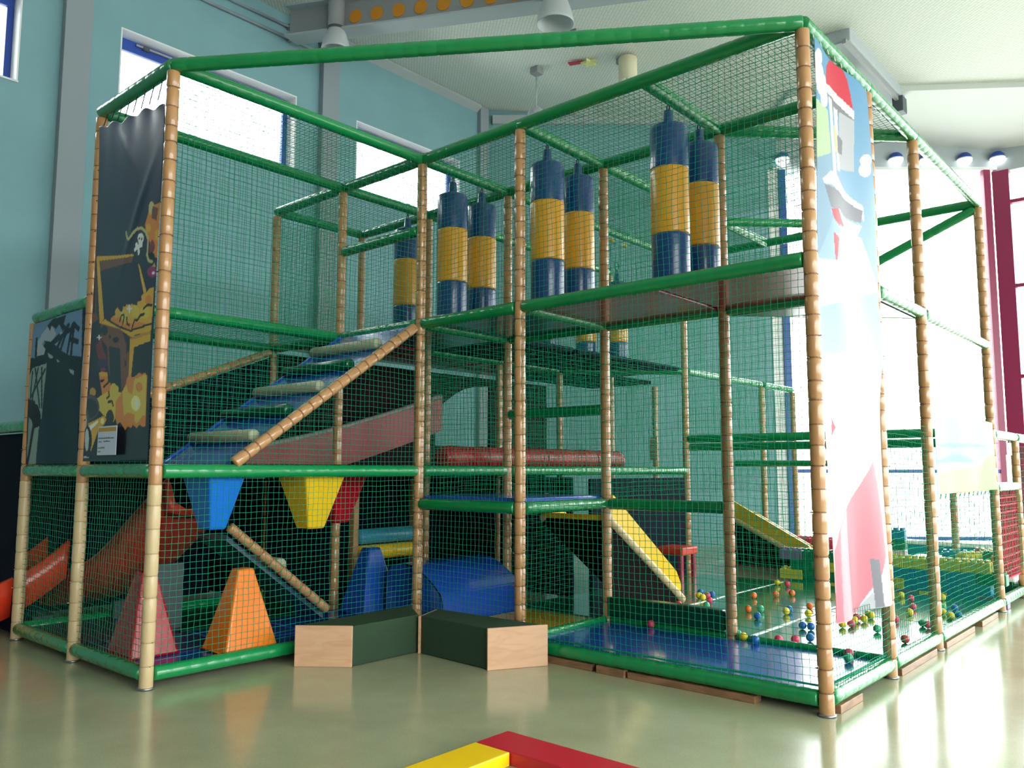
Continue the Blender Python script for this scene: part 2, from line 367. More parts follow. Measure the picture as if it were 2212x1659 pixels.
# far wall (slanting), solid part, then glazing
def wall_piece(name, s0, s1, z0, z1, th, m, off=0.0, parent=None):
    a = farp(s0, off); b = farp(s1, off); a2 = farp(s0, off - th); b2 = farp(s1, off - th)
    return link(name, prism_me(name, [a, b, b2, a2], z0, z1), m, parent)
struct(wall_piece('wall_far', 0, 6.0, 0, 9.0, 0.3, WALLB))
struct(wall_piece('wall_far_upper', 6.0, 10.6, 7.66, 9.0, 0.3, CORN))
struct(wall_piece('trim_7', 5.80, 6.01, 0.1, 7.66, 0.05, WHITE, 0.02))
struct(wall_piece('trim_8', 0.12, 6.0, 8.62, 8.80, 0.1, CORN, 0.1))
struct(wall_piece('trim_9', 5.9, 10.6, 7.66, 7.72, 0.06, WHITE, 0.06))
def glazing(name, P, Q, z0, z1, vs, hs, m, wide=0.10, t=0.12):
    """P,Q plan points; vs fractions of mullions; hs transom heights"""
    w = bpy.data.objects.new(name, None); COL.objects.link(w); w.location = (P[0], P[1], 0); struct(w)
    d = Vector((Q[0] - P[0], Q[1] - P[1])); L = d.length; d.normalize(); n = Vector((-d.y, d.x))
    def bar(nm, s0, s1, za, zb, th, mm, o=0.0):
        q = [d * s0 + n * (o - th / 2), d * s1 + n * (o - th / 2), d * s1 + n * (o + th / 2), d * s0 + n * (o + th / 2)]
        return link(nm, prism_me(nm, [tuple(x) for x in q], za, zb), mm, w)
    vv = [f * L for f in vs]
    for s in vv: bar('mullion', s - wide / 2, s + wide / 2, z0, z1, t, m)
    for h in hs:
        for a, b in zip(vv[:-1], vv[1:]): bar('transom', a + wide / 2, b - wide / 2, h - 0.035, h + 0.035, t * 0.7, m)
    hh = [z0] + [h for h in hs if z0 + 0.1 < h < z1 - 0.1] + [z1]
    for a, b in zip(vv[:-1], vv[1:]):
        for h0, h1 in zip(hh[:-1], hh[1:]): bar('pane', a + wide / 2, b - wide / 2, h0 + (0.035 if h0 != z0 else 0), h1 - (0.035 if h1 != z1 else 0), 0.008, GLASS)
    return w
glazing('window_4', farp(6.08), farp(10.3), 0.12, 7.66, [0, 1.0], [0.16, 1.48], FRAMEB, 0.14).children[1].data.materials[0] = FRAMER
glazing('window_5', (FE[0], FE[1]), (XR, FE[1]), 0.05, 7.6, [0.012, 0.26, 0.5, 0.75, 0.995], [1.9, 3.36, 5.19, 6.93], FRAMER, 0.30, 0.2)
glazing('window_6', (XR, FE[1]), (XR, YB), 0.9, 6.6, [0.01, 0.2, 0.4, 0.6, 0.8, 0.99], [0.93, 3.4, 6.55], FRAMER, 0.2, 0.2)
wh = box('wall_right', (XR, YB, 0), (XR + 0.25, YG, 0.9), WALLB); struct(wh)
struct(box('wall_right_upper', (XR, YB, 6.6), (XR + 0.25, YG, 8.0), WALLB))
struct(box('wall_front', (XW, YB - 0.25, 0), (XR, YB, 9.1), mat('dim_wall', (112, 116, 118), 0.8)))
struct(link('trim_10', prism_me('trim_10', [(FE[0], FE[1]), (XR, FE[1]), (XR, FE[1] + 0.25), (FE[0], FE[1] + 0.25)], 7.6, 8.6), CORN))
# lowered ceiling strip in front of the glazing
sp = [farp(5.6, 0.0), FE, (XR, YG), (XR, YG - 3.3), (3.46, 10.6), (1.49, 9.64), farp(5.6, 2.0)]
sv = [(x, y, ceil_z(x) - 0.10) for x, y in sp] + [(x, y, ceil_z(x)) for x, y in sp]
struct(link('trim_11', mesh('soffit', sv, [tuple(range(7))[::-1], tuple(range(7, 14))] + [(i, (i + 1) % 7, (i + 1) % 7 + 7, i + 7) for i in range(7)]), mat('soffit_white', (214, 218, 216), 0.7)))
# wall lamps on the head of the glazing
for i, s in enumerate((6.1, 8.44, 9.09, 9.86, 10.57)):
    p = farp(min(s, 10.4), 0.06) if s < 10.5 else (FE[0] + 0.12, FE[1] - 0.06)
    names = ['leftmost of five', 'second from the left', 'third from left behind the sloping rail', 'second from the right', 'rightmost by the dark red mullion']
    t = thing('wall_lamp', 'round blue and white wall lamp above the glass, ' + names[i], 'lamp', (p[0], p[1], 7.88))
    vs, fs = [], []
    me = lathe_me('shade', [(0.001, 0.145), (0.075, 0.125), (0.125, 0.075), (0.145, 0.0)], 20, False); link('shade', me, FRAMEB, t)
    link('diffuser', lathe_me('diffuser', [(0.14, -0.002), (0.135, -0.05), (0.10, -0.10), (0.055, -0.125), (0.001, -0.132)], 20, False), mat('lit_diffuser', (255, 255, 255), 0.5, emit=1.3), t)
    link('ring', lathe_me('ring', [(0.147, -0.012), (0.15, 0), (0.147, 0.012)], 20, False), WHITE, t)
    box('bracket', (-0.03, -0.03, -0.03), (0.03, 0.18, 0.03), GREY, t)
# ceiling beam with orange discs
bd = Vector((0.943, 0.327, 0)).normalized(); bn = Vector((bd.y, -bd.x, 0)); b0 = Vector((-5.3, 1.92, 0)); BL = 11.0
def bpt(s, n, dz): q = b0 + bd * s + bn * n; return (q.x, q.y, ceil_z(q.x) + dz)
tb = bpy.data.objects.new('trim_12', None); COL.objects.link(tb); tb.location = (0, 0, 0); struct(tb)
def beam_part(nm, n0, n1, d0, d1, m):
    v = [bpt(s, n, d) for s in (0, BL) for n in (n0, n1) for d in (d0, d1)]
    return link(nm, mesh(nm, v, [(0, 1, 3, 2), (4, 6, 7, 5), (0, 4, 5, 1), (2, 3, 7, 6), (0, 2, 6, 4), (1, 5, 7, 3)]), m, tb)
beam_part('beam_web', -0.02, 0.02, -0.5, 0.0, GREY); beam_part('beam_flange', -0.17, 0.17, -0.53, -0.5, CORN); beam_part('beam_flange', -0.17, 0.17, -0.03, 0.0, CORN)
for k in range(24):
    s = 1.24 + 0.385 * k; o = link('disc', lathe_me('disc', [(0.108, 0), (0.108, 0.012)], 24, True, False), OCHRE, tb); q = bpt(s, 0.02, -0.28)
    o.location = q; o.rotation_mode = 'QUATERNION'; o.rotation_quaternion = Vector((0, 0, 1)).rotation_difference(bn)
    if s > BL - 0.3: break
# bell lamps
def bell_lamp(x, y, zb, sc, label):
    t = thing('bell_lamp', label, 'lamp', (x, y, zb))
    h = ceil_z(x) - zb
    link('housing', lathe_me('housing', [(0.13 * sc, 0.36 * sc), (0.13 * sc, h - 0.04), (0.12 * sc, h)], 20), GREY, t)
    link('collar', lathe_me('collar', [(0.135 * sc, 0.34 * sc), (0.14 * sc, 0.38 * sc)], 20), DGREY, t)
    m = mat('frosted_reflector', (214, 218, 222), 0.3, trans=0.35)
    link('reflector', lathe_me('reflector', [(0.115 * sc, 0.36 * sc), (0.15 * sc, 0.30 * sc), (0.20 * sc, 0.16 * sc), (0.225 * sc, 0.04 * sc), (0.23 * sc, 0.0), (0.222 * sc, 0.0), (0.19 * sc, 0.16 * sc), (0.10 * sc, 0.34 * sc)], 28, False), m, t)
    link('bulb', lathe_me('bulb', [(0.02 * sc, 0.34 * sc), (0.045 * sc, 0.26 * sc), (0.04 * sc, 0.16 * sc), (0.002, 0.12 * sc)], 12), WHITE, t)
bell_lamp(-4.36, 2.12, 7.98, 0.98, 'grey bell lamp hanging at the blue wall beside the end of the orange-dotted beam')
bell_lamp(-0.82, 3.14, 7.53, 1.12, 'large white bell lamp cut by the top edge over the middle of the room')
# small ceiling things
t = thing('smoke_detector', 'small boxy grey detector on the ceiling under the big bell lamp', 'detector', (-1.93, 5.02, ceil_z(-1.93)))
box('base', (-0.13, -0.09, -0.05), (0.13, 0.09, 0.0), GREY, t, 0.01); box('sensor', (-0.10, -0.07, -0.10), (0.04, 0.07, -0.05), CREAM, t, 0.01)
t = thing('pendant_lamp', 'thin wire pendant hanging from the ceiling near the far corner', 'lamp', (-3.3, 5.75, ceil_z(-3.3)))
box('canopy', (-0.09, -0.09, -0.13), (0.09, 0.09, 0), GREY, t, 0.015); ribbon_tube('wire', [(0, 0, -0.12), (-0.06, 0.05, -0.78)], 0.016, CORN, t, 6)
link('shade', lathe_me('shade', [(0.04, -0.74), (0.16, -0.84), (0.19, -0.98), (0.18, -0.98), (0.15, -0.85), (0.03, -0.76)], 18, False), CORN, t)
t = thing('star_mobile', 'yellow star on a red streamer stuck to the ceiling', 'decoration', (-2.30, 5.98, ceil_z(-2.3) - 0.06))
sv2 = []
for k in range(10):
    r = 0.15 if k % 2 == 0 else 0.07; sv2.append((r * math.cos(k * PI / 5), r * math.sin(k * PI / 5)))
link('star', prism_me('star', sv2, -0.02, 0.02), mat('star_yellow', (226, 222, 150), 0.6), t)
link('streamer', prism_me('streamer', [(-0.08, -0.06), (-0.12, -0.01), (-0.34, -0.10), (-0.32, -0.19), (-0.22, -0.13)], 0.02, 0.05), mat('streamer_red', (190, 60, 84), 0.6), t)
t = thing('speaker_tube', 'cream cylinder with a toothed rim hanging from the ceiling', 'speaker', (-1.66, 6.22, ceil_z(-1.66)))
link('tube', lathe_me('tube', [(0.16, -0.46), (0.16, -0.06), (0.15, -0.04)], 22), CREAM, t); box('bracket', (-0.2, -0.06, -0.10), (-0.05, 0.06, 0), GREY, t)
for k in range(8):
    a = k * PI / 4; o = box('tooth', (-0.03, -0.012, -0.56), (0.03, 0.012, -0.45), WHITE, t); o.location = (0.14 * math.cos(a), 0.14 * math.sin(a), 0); o.rotation_euler = (0, 0, a + PI / 2)
t = thing('ceiling_heater', 'long pale grey heater box hung from the ceiling behind the tall corner post', 'heater', (1.45, 7.6, ceil_z(1.45)))
box('casing', (-0.28, -0.4, -0.22), (0.28, 2.4, 0.0), CORN, t, 0.02)
for x in (-0.22, 0.22): box('track', (x - 0.03, -0.5, -0.30), (x + 0.03, 2.3, -0.22), GREY, t, 0.005)
box('end_block', (-0.26, 0.5, -0.48), (0.02, 0.72, -0.30), DGREY, t, 0.01); box('end_block', (0.14, 2.1, -0.50), (0.32, 2.34, -0.22), DGREY, t, 0.01); box('hanger', (-0.27, -0.45, -0.5), (-0.23, -0.40, 0), GREY, t)

# ------------------------------------------------------------------ play frame: posts, rails, decks, nets
frame = thing('climbing_structure', 'large two storey soft play structure with tan posts, green rails and green nets', 'climbing frame', (0, 0, 0))
PR, RR = 0.047, 0.053
def post(i, j, z1, z0=0.0):
    me, ms = foam_tube_me(z1 - z0, PR, 0.14, 0.005, int(abs(i * 7 + j * 3)) % 3)
    o = link('post', me, TAN, frame); o.location = (i * S, j * S, z0); o.rotation_euler = (0, 0, (i * 1.7 + j * 0.9) % 6.28)
    b = link('strap_ties', ms, TIE, o); stuff(b)
    if z0 == 0.0:
        f = link('foot_plate', lathe_me('foot_plate', [(0.055, -0.012), (0.055, 0.004)], 20), STEEL, o); f.location = (0, 0, 0.012)
    return o
PT = H - 0.05
FULL = [(0, -2), (-1, -2), (0, 0), (1, 0), (3, 0), (-1, 0), (-2, 0), (3, 1), (3, 2), (3, 4), (0, 1), (1, 1), (2, 1), (-1, 1), (-2, 1), (0, 4), (-1, 4)]
LOWS = [(0, -2), (-1, -2), (-2, -2)]       # the three left posts have a pale sleeve below the first deck
for i, j in FULL: post(i, j, PT, 1.40 if (i, j) in LOWS else 0.0)
post(-2, -2, 2.84, 1.40)
for i, j in LOWS:
    me, ms = foam_tube_me(1.40, PR + 0.001, 0.15, 0.004, 2); o = link('post_sleeve', me, PALE, frame); o.location = (i * S, j * S, 0); o['label'] = 'paler cream lower post sleeve'
    stuff(link('strap_ties', ms, mat('pale_tie', (170, 142, 104), 0.5), o)); link('foot_plate', lathe_me('foot_plate', [(0.055, 0.0), (0.055, 0.016)], 20), STEEL, o)
for i, j, z in ((-3, -2, 1.86), (-1, 2, 2.84), (-1, 3, 2.84), (-1, 5, 2.84), (0, 6, 2.84), (0, 7, 2.84), (3, 5, 1.86), (2.3, 5.6, 1.5)): post(i, j, z)
def rail(p, q, g0=PR, g1=PR, R=RR, m=GREEN, name='rail', pitch=0.125, groove=0.0016):
    p = Vector(p); q = Vector(q); d = (q - p).normalized(); a = p + d * g0; b = q - d * g1
    me, ms = foam_tube_me((b - a).length, R, pitch, groove)
    o = link(name, me, m, frame); orient(o, a, b); return o
def G(i, j, z): return (i * S, j * S, z)
for path in ([(0, 0), (1, 0), (3, 0)], [(0, -2), (0, 0)], [(-1, -2), (0, -2)], [(-1, -2), (-1, 0)], [(-2, 0), (-1, 0), (0, 0)], [(3, 0), (3, 1), (3, 2), (3, 4)],
             [(-2, 1), (-1, 1), (0, 1), (1, 1), (2, 1), (3, 1)], [(0, 0), (0, 1)], [(1, 0), (1, 1)], [(2, 0), (2, 1)], [(-1, 0), (-1, 1)], [(-2, 0), (-2, 1)],
             [(0, -2), (3, 0)], [(2, 1), (3, 2)], [(1, 1), (1, 3), (1, 4)], [(1, 3), (2, 4)], [(0, 4), (1, 4), (2, 4), (3, 4)], [(0, 1), (0, 4)], [(-1, 1), (-1, 4)]):
    for a, b in zip(path[:-1], path[1:]): rail(G(*a, H), G(*b, H), 0.0, 0.0)
rail(G(3, 4, 4.45), (2.5, 5.0, 3.95), 0.03, 0.0)
rail(G(2, 4, 3.95), (1.25, 5.0, 3.8), 0.0, 0.0)
for path in ([(0, 0), (1, 0), (3, 0)], [(-1, 0), (0, 0)], [(0, 0), (0, 1)], [(1, 0), (1, 1)], [(0, 1), (1, 1), (2, 1), (3, 1)], [(3, 1), (3, 2), (3, 4)], [(2, 1), (3, 2)], [(-1, -2), (-1, 0)],
             [(-2, -2), (-2, 0)], [(-2, -2), (-1, -2)], [(-1, 1), (-1, 3)], [(-1, 3), (0, 4)], [(0, 4), (0, 6), (0, 7)], [(-2, 0), (-1, 0)]):
    for a, b in zip(path[:-1], path[1:]): rail(G(*a, L2), G(*b, L2))
rail(G(-1, 0, 3.8), G(0, 0, 3.8))
for path in ([(0, -2), (0, 0)], [(-1, -2), (0, -2)], [(-2, -2), (-1, -2)], [(0, 0), (0, 1)], [(0, 1), (0, 4)], [(-2, -2), (-2, 0)], [(-1, 0), (0, 0)], [(-1, -2), (-1, 0)], [(-1, 0), (-1, 1)], [(-1, 1), (0, 1)]):
    for a, b in zip(path[:-1], path[1:]): rail(G(*a, L1), G(*b, L1))
rail(G(-3, -2, 1.9), G(-2, -2, 1.9)); rail(G(0, 4, 1.93), G(3, 4, 1.93)); rail(G(0, 4.1, 1.82), G(3, 4.1, 1.82), 0, 0); rail(G(3, 4, 1.9), G(3, 5, 1.9)); rail(G(3, 5, 1.9), G(3, 6.2, 1.9)); rail(G(3, 4, 1.32), G(3, 5, 1.32))
rail(G(0, 1, 2.08), G(1, 1, 2.08)); rail(G(0, 5.2, 1.6), G(1.2, 5.2, 1.6), 0, 0, 0.045)
for a, b in (((0, 0), (1, 0)), ((1, 0), (1, 1)), ((1, 1), (2, 1)), ((0, 0), (0, 1)), ((0, 1), (1, 1))): rail(G(*a, 1.19), G(*b, 1.19))
for path in ([(0, -2), (0, 0)], [(-1, -2), (0, -2)], [(-2, -2), (-1, -2)], [(0, 0), (1, 0), (3, 0)], [(3, 0), (3, 1), (3, 2), (3, 4), (3, 5), (3, 6.2)], [(-2, -2), (-2, 0)]):
    for a, b in zip(path[:-1], path[1:]): rail(G(*a, 0.10), G(*b, 0.10))
link('bumper_beam', prism_me('bumper', [(S + 0.04, S - 0.06), (2 * S - 0.05, S - 0.05), (2 * S - 0.05, S + 0.08), (S + 0.04, S + 0.07)], 0.16, 0.34, 0.02), mat('bumper_green', (6, 62, 42), 0.25), frame)
rail((1.25, 0.05, 0.13), (1.25, 1.2, 0.13), 0, 0, 0.035, GREEN, 'mat_edge_roll')
rail((2.55, 1.25, 0.13), (3.70, 1.25, 0.13), 0, 0, 0.03, GREEN, 'mat_edge_roll'); rail((1.3, 1.25, 0.13), (2.45, 1.25, 0.13), 0, 0, 0.03, GREEN, 'mat_edge_roll')
# timber packers under the bottom rails
for a, b in (((1.35, -0.05, 0), (2.0, 0.05, 0.05)), ((2.05, -0.06, 0), (2.30, 0.04, 0.055)), ((2.32, -0.05, 0), (3.3, 0.05, 0.045)), ((3.70, 0.1, 0), (3.80, 0.5, 0.05)), ((3.70, 1.35, 0), (3.80, 2.3, 0.05)), ((3.70, 2.6, 0), (3.80, 3.6, 0.05)), ((3.70, 3.9, 0), (3.80, 4.6, 0.05))):
    box('timber_packer', a, b, PLYD, frame, 0.004)
# decks
def deck(x0, y0, x1, y1, z, m, t=0.06, name='deck_panel', e=0.035): return box(name, (x0 + e, y0 + e, z + 0.055 - t), (x1 - e, y1 - e, z + 0.055), m, frame, 0.012)
for y in (-2, -1): deck(-S, y * S, 0, (y + 1) * S, L1, NAVY)
for i in (-2,):
    for j in (-2, -1): deck(i * S, j * S, (i + 1) * S, (j + 1) * S, L1, NAVY)
for j in (0, 1, 2): deck(-S, j * S, 0, (j + 1) * S, L1, NAVY); deck(-2 * S, j * S, -S, (j + 1) * S, L1, NAVY)
deck(0, 0, S, S, 1.215, BLUE, 0.05)
deck(0, 0, S, S, L2, SLATE); deck(S, 0, 2 * S, S, L2, MAROON, e=0.02); deck(2 * S, 0, 3 * S, S, L2, MAROON, e=0.02)
for j in (0, 1, 2): deck(-S, j * S, 0, (j + 1) * S, L2, SLATE if j == 0 else NAVY)
for j in (0, 1, 2): deck(-2 * S, j * S, -S, (j + 1) * S, L2, RED)
deck(-S, 3 * S, 0, 4 * S, L2, NAVY); deck(-2 * S, 3 * S, -S, 5 * S, L2, NAVY)
link('deck_panel', prism_me('deck', [(2.54, 1.29), (3.71, 1.29), (3.71, 2.42)], L2 - 0.05, L2), DGREEN, frame)
# dark boards low inside the frame: one tarp panel, the rest added as shade
for a, b in (((-3.78, -2.46, 0.02), (-3.70, 0.0, 1.84)), ((-3.7, -0.04, 0.05), (-1.3, 0.03, 1.40)), ((-3.70, -2.47, 0.02), (-2.58, -2.42, 1.84)), ((-2.5, 0.06, 0.05), (-2.42, 4.9, 1.42)), ((-0.02, 2.7, 0.05), (0.03, 4.9, 1.40)), ((-2.4, 2.48, 0.05), (-0.1, 2.54, 1.42))):
    box('tarp_shade_board', a, b, NAVY, frame, 0.015)
bb = bmesh.new()
for pl in ([(0.05, 1.52), (2.53, 1.52), (2.53, 2.83), (0.05, 2.83)], [(3.62, 1.52), (4.95, 1.52), (4.95, 2.83), (3.62, 2.83)], [(2.53, 1.52), (3.62, 1.52), (3.62, 1.83), (2.53, 1.83)], [(2.53, 2.29), (2.62, 2.38), (2.74, 2.46), (2.92, 2.57), (3.1, 2.65), (3.35, 2.70), (3.62, 2.72), (3.62, 2.83), (2.53, 2.83)]):
    lo = [bb.verts.new((-2.49, y, z)) for y, z in pl]; hi = [bb.verts.new((-2.45, y, z)) for y, z in pl]; n = len(pl); bb.faces.new(lo[::-1]); bb.faces.new(hi)
    for i in range(n): bb.faces.new((lo[i], lo[(i + 1) % n], hi[(i + 1) % n], hi[i]))
bme = bpy.data.meshes.new('arch_board'); bb.to_mesh(bme); bb.free()
link('arch_board', bme, mat('dark_maroon_board', (44, 26, 34), 0.85, 0.1), frame)
# nets
NS = [0]
def net(P, U, V, **k):
    NS[0] += 1; o = link('net', net_me(P, U, V, seed=NS[0], **k), NET, frame); stuff(o); return o
e = 0.04
net((0.02, -2.5 + e, 0.14), (0, 2.5 - 2 * e, 0), (0, 0, 1.32)); net((0.02, -2.5 + e, 1.53), (0, 2.5 - 2 * e, 0), (0, 0, 1.33)); net((0.02, -2.5 + e, 2.88), (0, 2.5 - 2 * e, 0), (0, 0, 1.58))
net((-S + e, -2.5, 0.14), (S - 2 * e, 0, 0), (0, 0, 1.32)); net((-2 * S + e, -2.5, 0.14), (S - 2 * e, 0, 0), (0, 0, 1.32))
net((e, -0.02, 0.14), (S - 2 * e, 0, 0), (0, 0, 1.01)); net((e, -0.02, 1.24), (S - 2 * e, 0, 0), (0, 0, 1.61)); net((e, -0.02, 2.93), (S - 2 * e, 0, 0), (0, 0, 1.53))
net((S + e, -0.02, 0.14), (2 * S - 2 * e, 0, 0), (0, 0, 2.70)); net((S + e, -0.02, 2.93), (2 * S - 2 * e, 0, 0), (0, 0, 1.53))
net((3.77, e, 0.13), (0, S - 2 * e, 0), (0, 0, 0.46)); net((3.77, S + e, 0.13), (0, S - 2 * e, 0), (0, 0, 1.75)); net((3.77, 2 * S + e, 0.13), (0, 2 * S - 2 * e, 0), (0, 0, 1.17)); net((3.77, 4 * S + e, 0.35), (0, S - 2 * e, 0), (0, 0, 0.95), cell=0.075)
# roofs
net((0.03, 0.03, H), (3.69, 0, 0), (0, S - 0.06, 0), sag=0.03); net((-S + 0.03, -2.47, H), (S - 0.06, 0, 0), (0, 2.44, 0), sag=0.03); net((-2 * S + 0.03, 0.03, H), (2 * S - 0.06, 0, 0), (0, S - 0.06, 0), sag=0.03); net((-0.02, S + 0.03, H), (0, 3 * S, 0), (S, 0, 0), sag=0.04)
net((2 * S, S + 0.03, H - 0.02), (S - 0.04, 0, 0), (0, S * 0.9, 0), sag=0.03)
net((S + 0.03, S + 0.03, H), (0, 2 * S, 0), (S, 0, 0), sag=0.04)
# back and inner walls
net((S + e, S, 2.93), (2 * S - 2 * e, 0, 0), (0, 0, 1.53)); net((e, S, 2.93), (S - 2 * e, 0, 0), (0, 0, 1.53)); net((-S, -2.5 + e, L2 + 0.03), (0, 2.5 - 2 * e, 0), (0, 0, 1.53)); net((-S, -2.5 + e, L1 + 0.03), (0, 2.5 - 2 * e, 0), (0, 0, 1.3))
net((-2 * S, e, L2), (0, S - 2 * e, 0), (0, 0, 1.53)); net((-2 * S + e, S, L2), (2 * S - 2 * e, 0, 0), (0, 0, 1.53)); net((-2 * S + e, 0.01, L2), (S - 2 * e, 0, 0), (0, 0, 1.53))
net((S - 0.02, S + e, 1.25), (0, 3 * S - 2 * e, 0), (0, 0, 3.2)); net((0.0, S + e, 0.14), (0, 3 * S - 2 * e, 0), (0, 0, 1.32)); net((0.0, S + e, L1 + 0.03), (0, 3 * S - 2 * e, 0), (0, 0, 1.3)); net((0.0, S + e, L2 + 0.03), (0, 3 * S - 2 * e, 0), (0, 0, 1.5))
net((0.0, 4 * S + e, 0.2), (0, 3 * S - 2 * e, 0), (0, 0, 2.6)); net((-S, S + e, L1), (0, 4 * S, 0), (0, 0, 1.35)); net((-S, S + e, L2), (0, 3 * S, 0), (0, 0, 1.55))
net((0.03, 4 * S, 0.14), (3 * S - 0.1, 0, 0), (0, 0, 1.72)); net((e, S, 1.25), (S - 2 * e, 0, 0), (0, 0, 1.58)); net((0.0, e, 1.25), (0, S - 2 * e, 0), (0, 0, 1.58))
net((0.03, 4 * S, 2.0), (2 * S, 0, 0), (0, 0, 2.4)); net((-2 * S, -2.5 + e, L1), (0, 2.5 - 2 * e, 0), (0, 0, 1.33)); net((-0.03, 4.5 * S, 2.9), (-2 * S, 1.8, 0), (0, 0, 1.5))
net((-2 * S, -2.46, L2), (S - 0.03, 0, 0), (0, 2.42, 0), sag=0.03)
net((3 * S + 0.0, 5 * S + e, 0.3), (0, 1.1 * S, 0), (0, 0, 1.5), cell=0.075)
rn = link('red_net', net_me((3.74, 4 * S + e, 0.3), (0, S - 2 * e, 0), (0, 0, 0.98), cell=0.085, r=0.012, seed=77, wob=0.003, sag=0.004, knots=False), mat('red_net', (196, 52, 76), 0.5), frame); stuff(rn)
# ropes that bind the net corners to the floor
for q in ([(3.72, 0.06, 0.16), (3.3, 0.02, 0.17), (2.6, 0.03, 0.16), (1.9, 0.02, 0.17), (1.35, 0.03, 0.16)], [(3.74, 0.1, 0.17), (3.73, 0.6, 0.16), (3.74, 1.2, 0.17)]):
    ribbon_tube('edge_rope', q, 0.008, NET, frame, 6)

# ------------------------------------------------------------------ floor mats
def floor_mat_thing(name, label, x0, y0, x1, y1, z1, m, cat='mat', parts=None, group=None):
    t = thing(name, label, cat, ((x0 + x1) / 2, (y0 + y1) / 2, 0), group); dx, dy = (x1 - x0) / 2, (y1 - y0) / 2
    box('pad', (-dx, -dy, 0.05), (dx, dy, z1), m, t, 0.012); box('base', (-dx + 0.14, -dy + 0.14, 0), (dx - 0.14, dy - 0.14, 0.05), NAVY, t); return t  # dark base added to give the shaded gap below the pad
floor_mat_thing('floor_mat', 'blue padded floor mat inside the right front bay, behind the net', 1.27, 0.07, 3.68, 1.22, 0.12, BLUE)
floor_mat_thing('floor_mat', 'yellow floor mat beside the blue half roll in the middle bay', 0.30, 0.07, 1.22, 1.22, 0.12, mat('mat_yellow', (214, 168, 30), 0.3))
floor_mat_thing('floor_mat', 'purple floor mat under the red foam pyramid', -S + 0.07, -2.43, -0.44, -1.60, 0.11, PURPLE)
floor_mat_thing('floor_mat', 'blue floor mat under the orange foam pyramid', -0.44 + 0.005, -2.43, -0.07, -0.9, 0.11, BLUE)
floor_mat_thing('floor_mat', 'dark purple floor mat at the far left behind the dark net', -2 * S + 0.07, -2.43, -S - 0.06, -1.6, 0.11, mat('dark_purple', (48, 40, 72), 0.3))
floor_mat_thing('floor_mat', 'blue floor mat under the blue foam pyramid', -S + 0.07, -0.88, -0.07, 1.0, 0.11, BLUE)
floor_mat_thing('floor_mat', 'dark blue floor mat between the purple mat and the lower ramp', -S + 0.07, -1.58, -0.45, -0.9, 0.11, BLUE)
floor_mat_thing('floor_mat', 'green floor mat behind the red foam pyramid under the red slide', -2 * S + 0.07, -1.58, -S - 0.06, 0.9, 0.10, DGREEN)
xs = [0.05, 1.41, 2.59, 3.69]; ys = [1.29, 3.1, 4.93]; nm = [['left', 'middle', 'right'][k] for k in range(3)]
for a in range(3):
    for b in range(2):
        t = floor_mat_thing('court_mat', 'shiny green court mat, %s of the three in the %s row of the ball court' % (nm[a], 'front' if b == 0 else 'back'), xs[a] + 0.006, ys[b] + 0.003, xs[a + 1] - 0.006, ys[b + 1] - 0.003, 0.115, COURT)
        if a < 2:
            dx = (xs[a + 1] - xs[a]) / 2; box('seam_glint', (dx - 0.03, -(ys[b + 1] - ys[b]) / 2 + 0.06, 0.112), (dx - 0.005, (ys[b + 1] - ys[b]) / 2 - 0.06, 0.119), WVINYL, t, 0.002)  # light caught along the mat seam, put in as a white strip
# ------------------------------------------------------------------ log ramp
t = thing('log_ramp', 'blue padded ramp with beige and green log rungs climbing to the upper deck', 'ramp', (0, 0, L1))
th = math.atan2(1.36, 1.9); sl = math.tan(th)
def rz(y): return (y + 1.93) * sl + 0.03
bm_v = [(x, y, rz(y) + dz) for x in (-1.17, -0.07) for y, dz in ((-1.93, -0.05), (-1.93, 0.0), (-0.02, 0.0), (-0.02, -0.08))]
link('board', mesh('board', bm_v, [(0, 1, 2, 3), (4, 7, 6, 5), (1, 5, 6, 2), (0, 3, 7, 4), (0, 4, 5, 1), (2, 6, 7, 3)]), BLUE, t)
for x in (-1.165, -0.075):      # padded welts along both edges
    ribbon_tube('edge_welt', [(x, -1.93 + 1.9 * k / 16, rz(-1.93 + 1.9 * k / 16) + 0.004 * (k % 2)) for k in range(17)], 0.018, BLUE, t, 8)
me, ms = foam_tube_me(2.22, 0.047, 0.115, 0.006, 1)
o = link('side_pole', me, TAN, t); orient(o, (0.01, -1.90, 0.06), (0.01, -0.06, 1.36)); stuff(link('strap_ties', ms, TIE, o))
for k, y in enumerate((-1.65, -1.34, -1.03, -0.72, -0.41)):
    me = lathe_me('rung', [(0.03, -0.51), (0.046, -0.505), (0.052, -0.49), (0.052, 0.49), (0.046, 0.505), (0.03, 0.51)], 20)
    o = link('rung', me, BEIGE if k % 2 == 0 else DGREEN, t); o.location = (-0.63, y, rz(y) + 0.052); o.rotation_euler = (0, PI / 2, 0)
    o['label'] = 'beige log rung' if k % 2 == 0 else 'dark green log rung'
# dark side ramp further back, seen through the net
t = thing('side_ramp', 'dark ramp with a tan pole edge behind the log ramp', 'ramp', (-2.5, 0, L1))
link('side_board', mesh('sb', [(x, y, z) for x in (-0.03, 0.03) for y, z in ((-2.4, 0.05), (-0.05, 0.05), (-0.05, 1.28), (-2.4, 0.32))], [(0, 1, 2, 3), (7, 6, 5, 4), (0, 4, 5, 1), (1, 5, 6, 2), (2, 6, 7, 3), (3, 7, 4, 0)]), mat('deep_navy', (10, 20, 32), 0.85, 0.1), t)
me, ms = foam_tube_me(2.5, 0.045, 0.14, 0.005, 2); o = link('side_pole', me, TAN, t); orient(o, (0.02, -2.36, 0.38), (0.02, -0.06, 1.34)); stuff(link('strap_ties', ms, TIE, o))
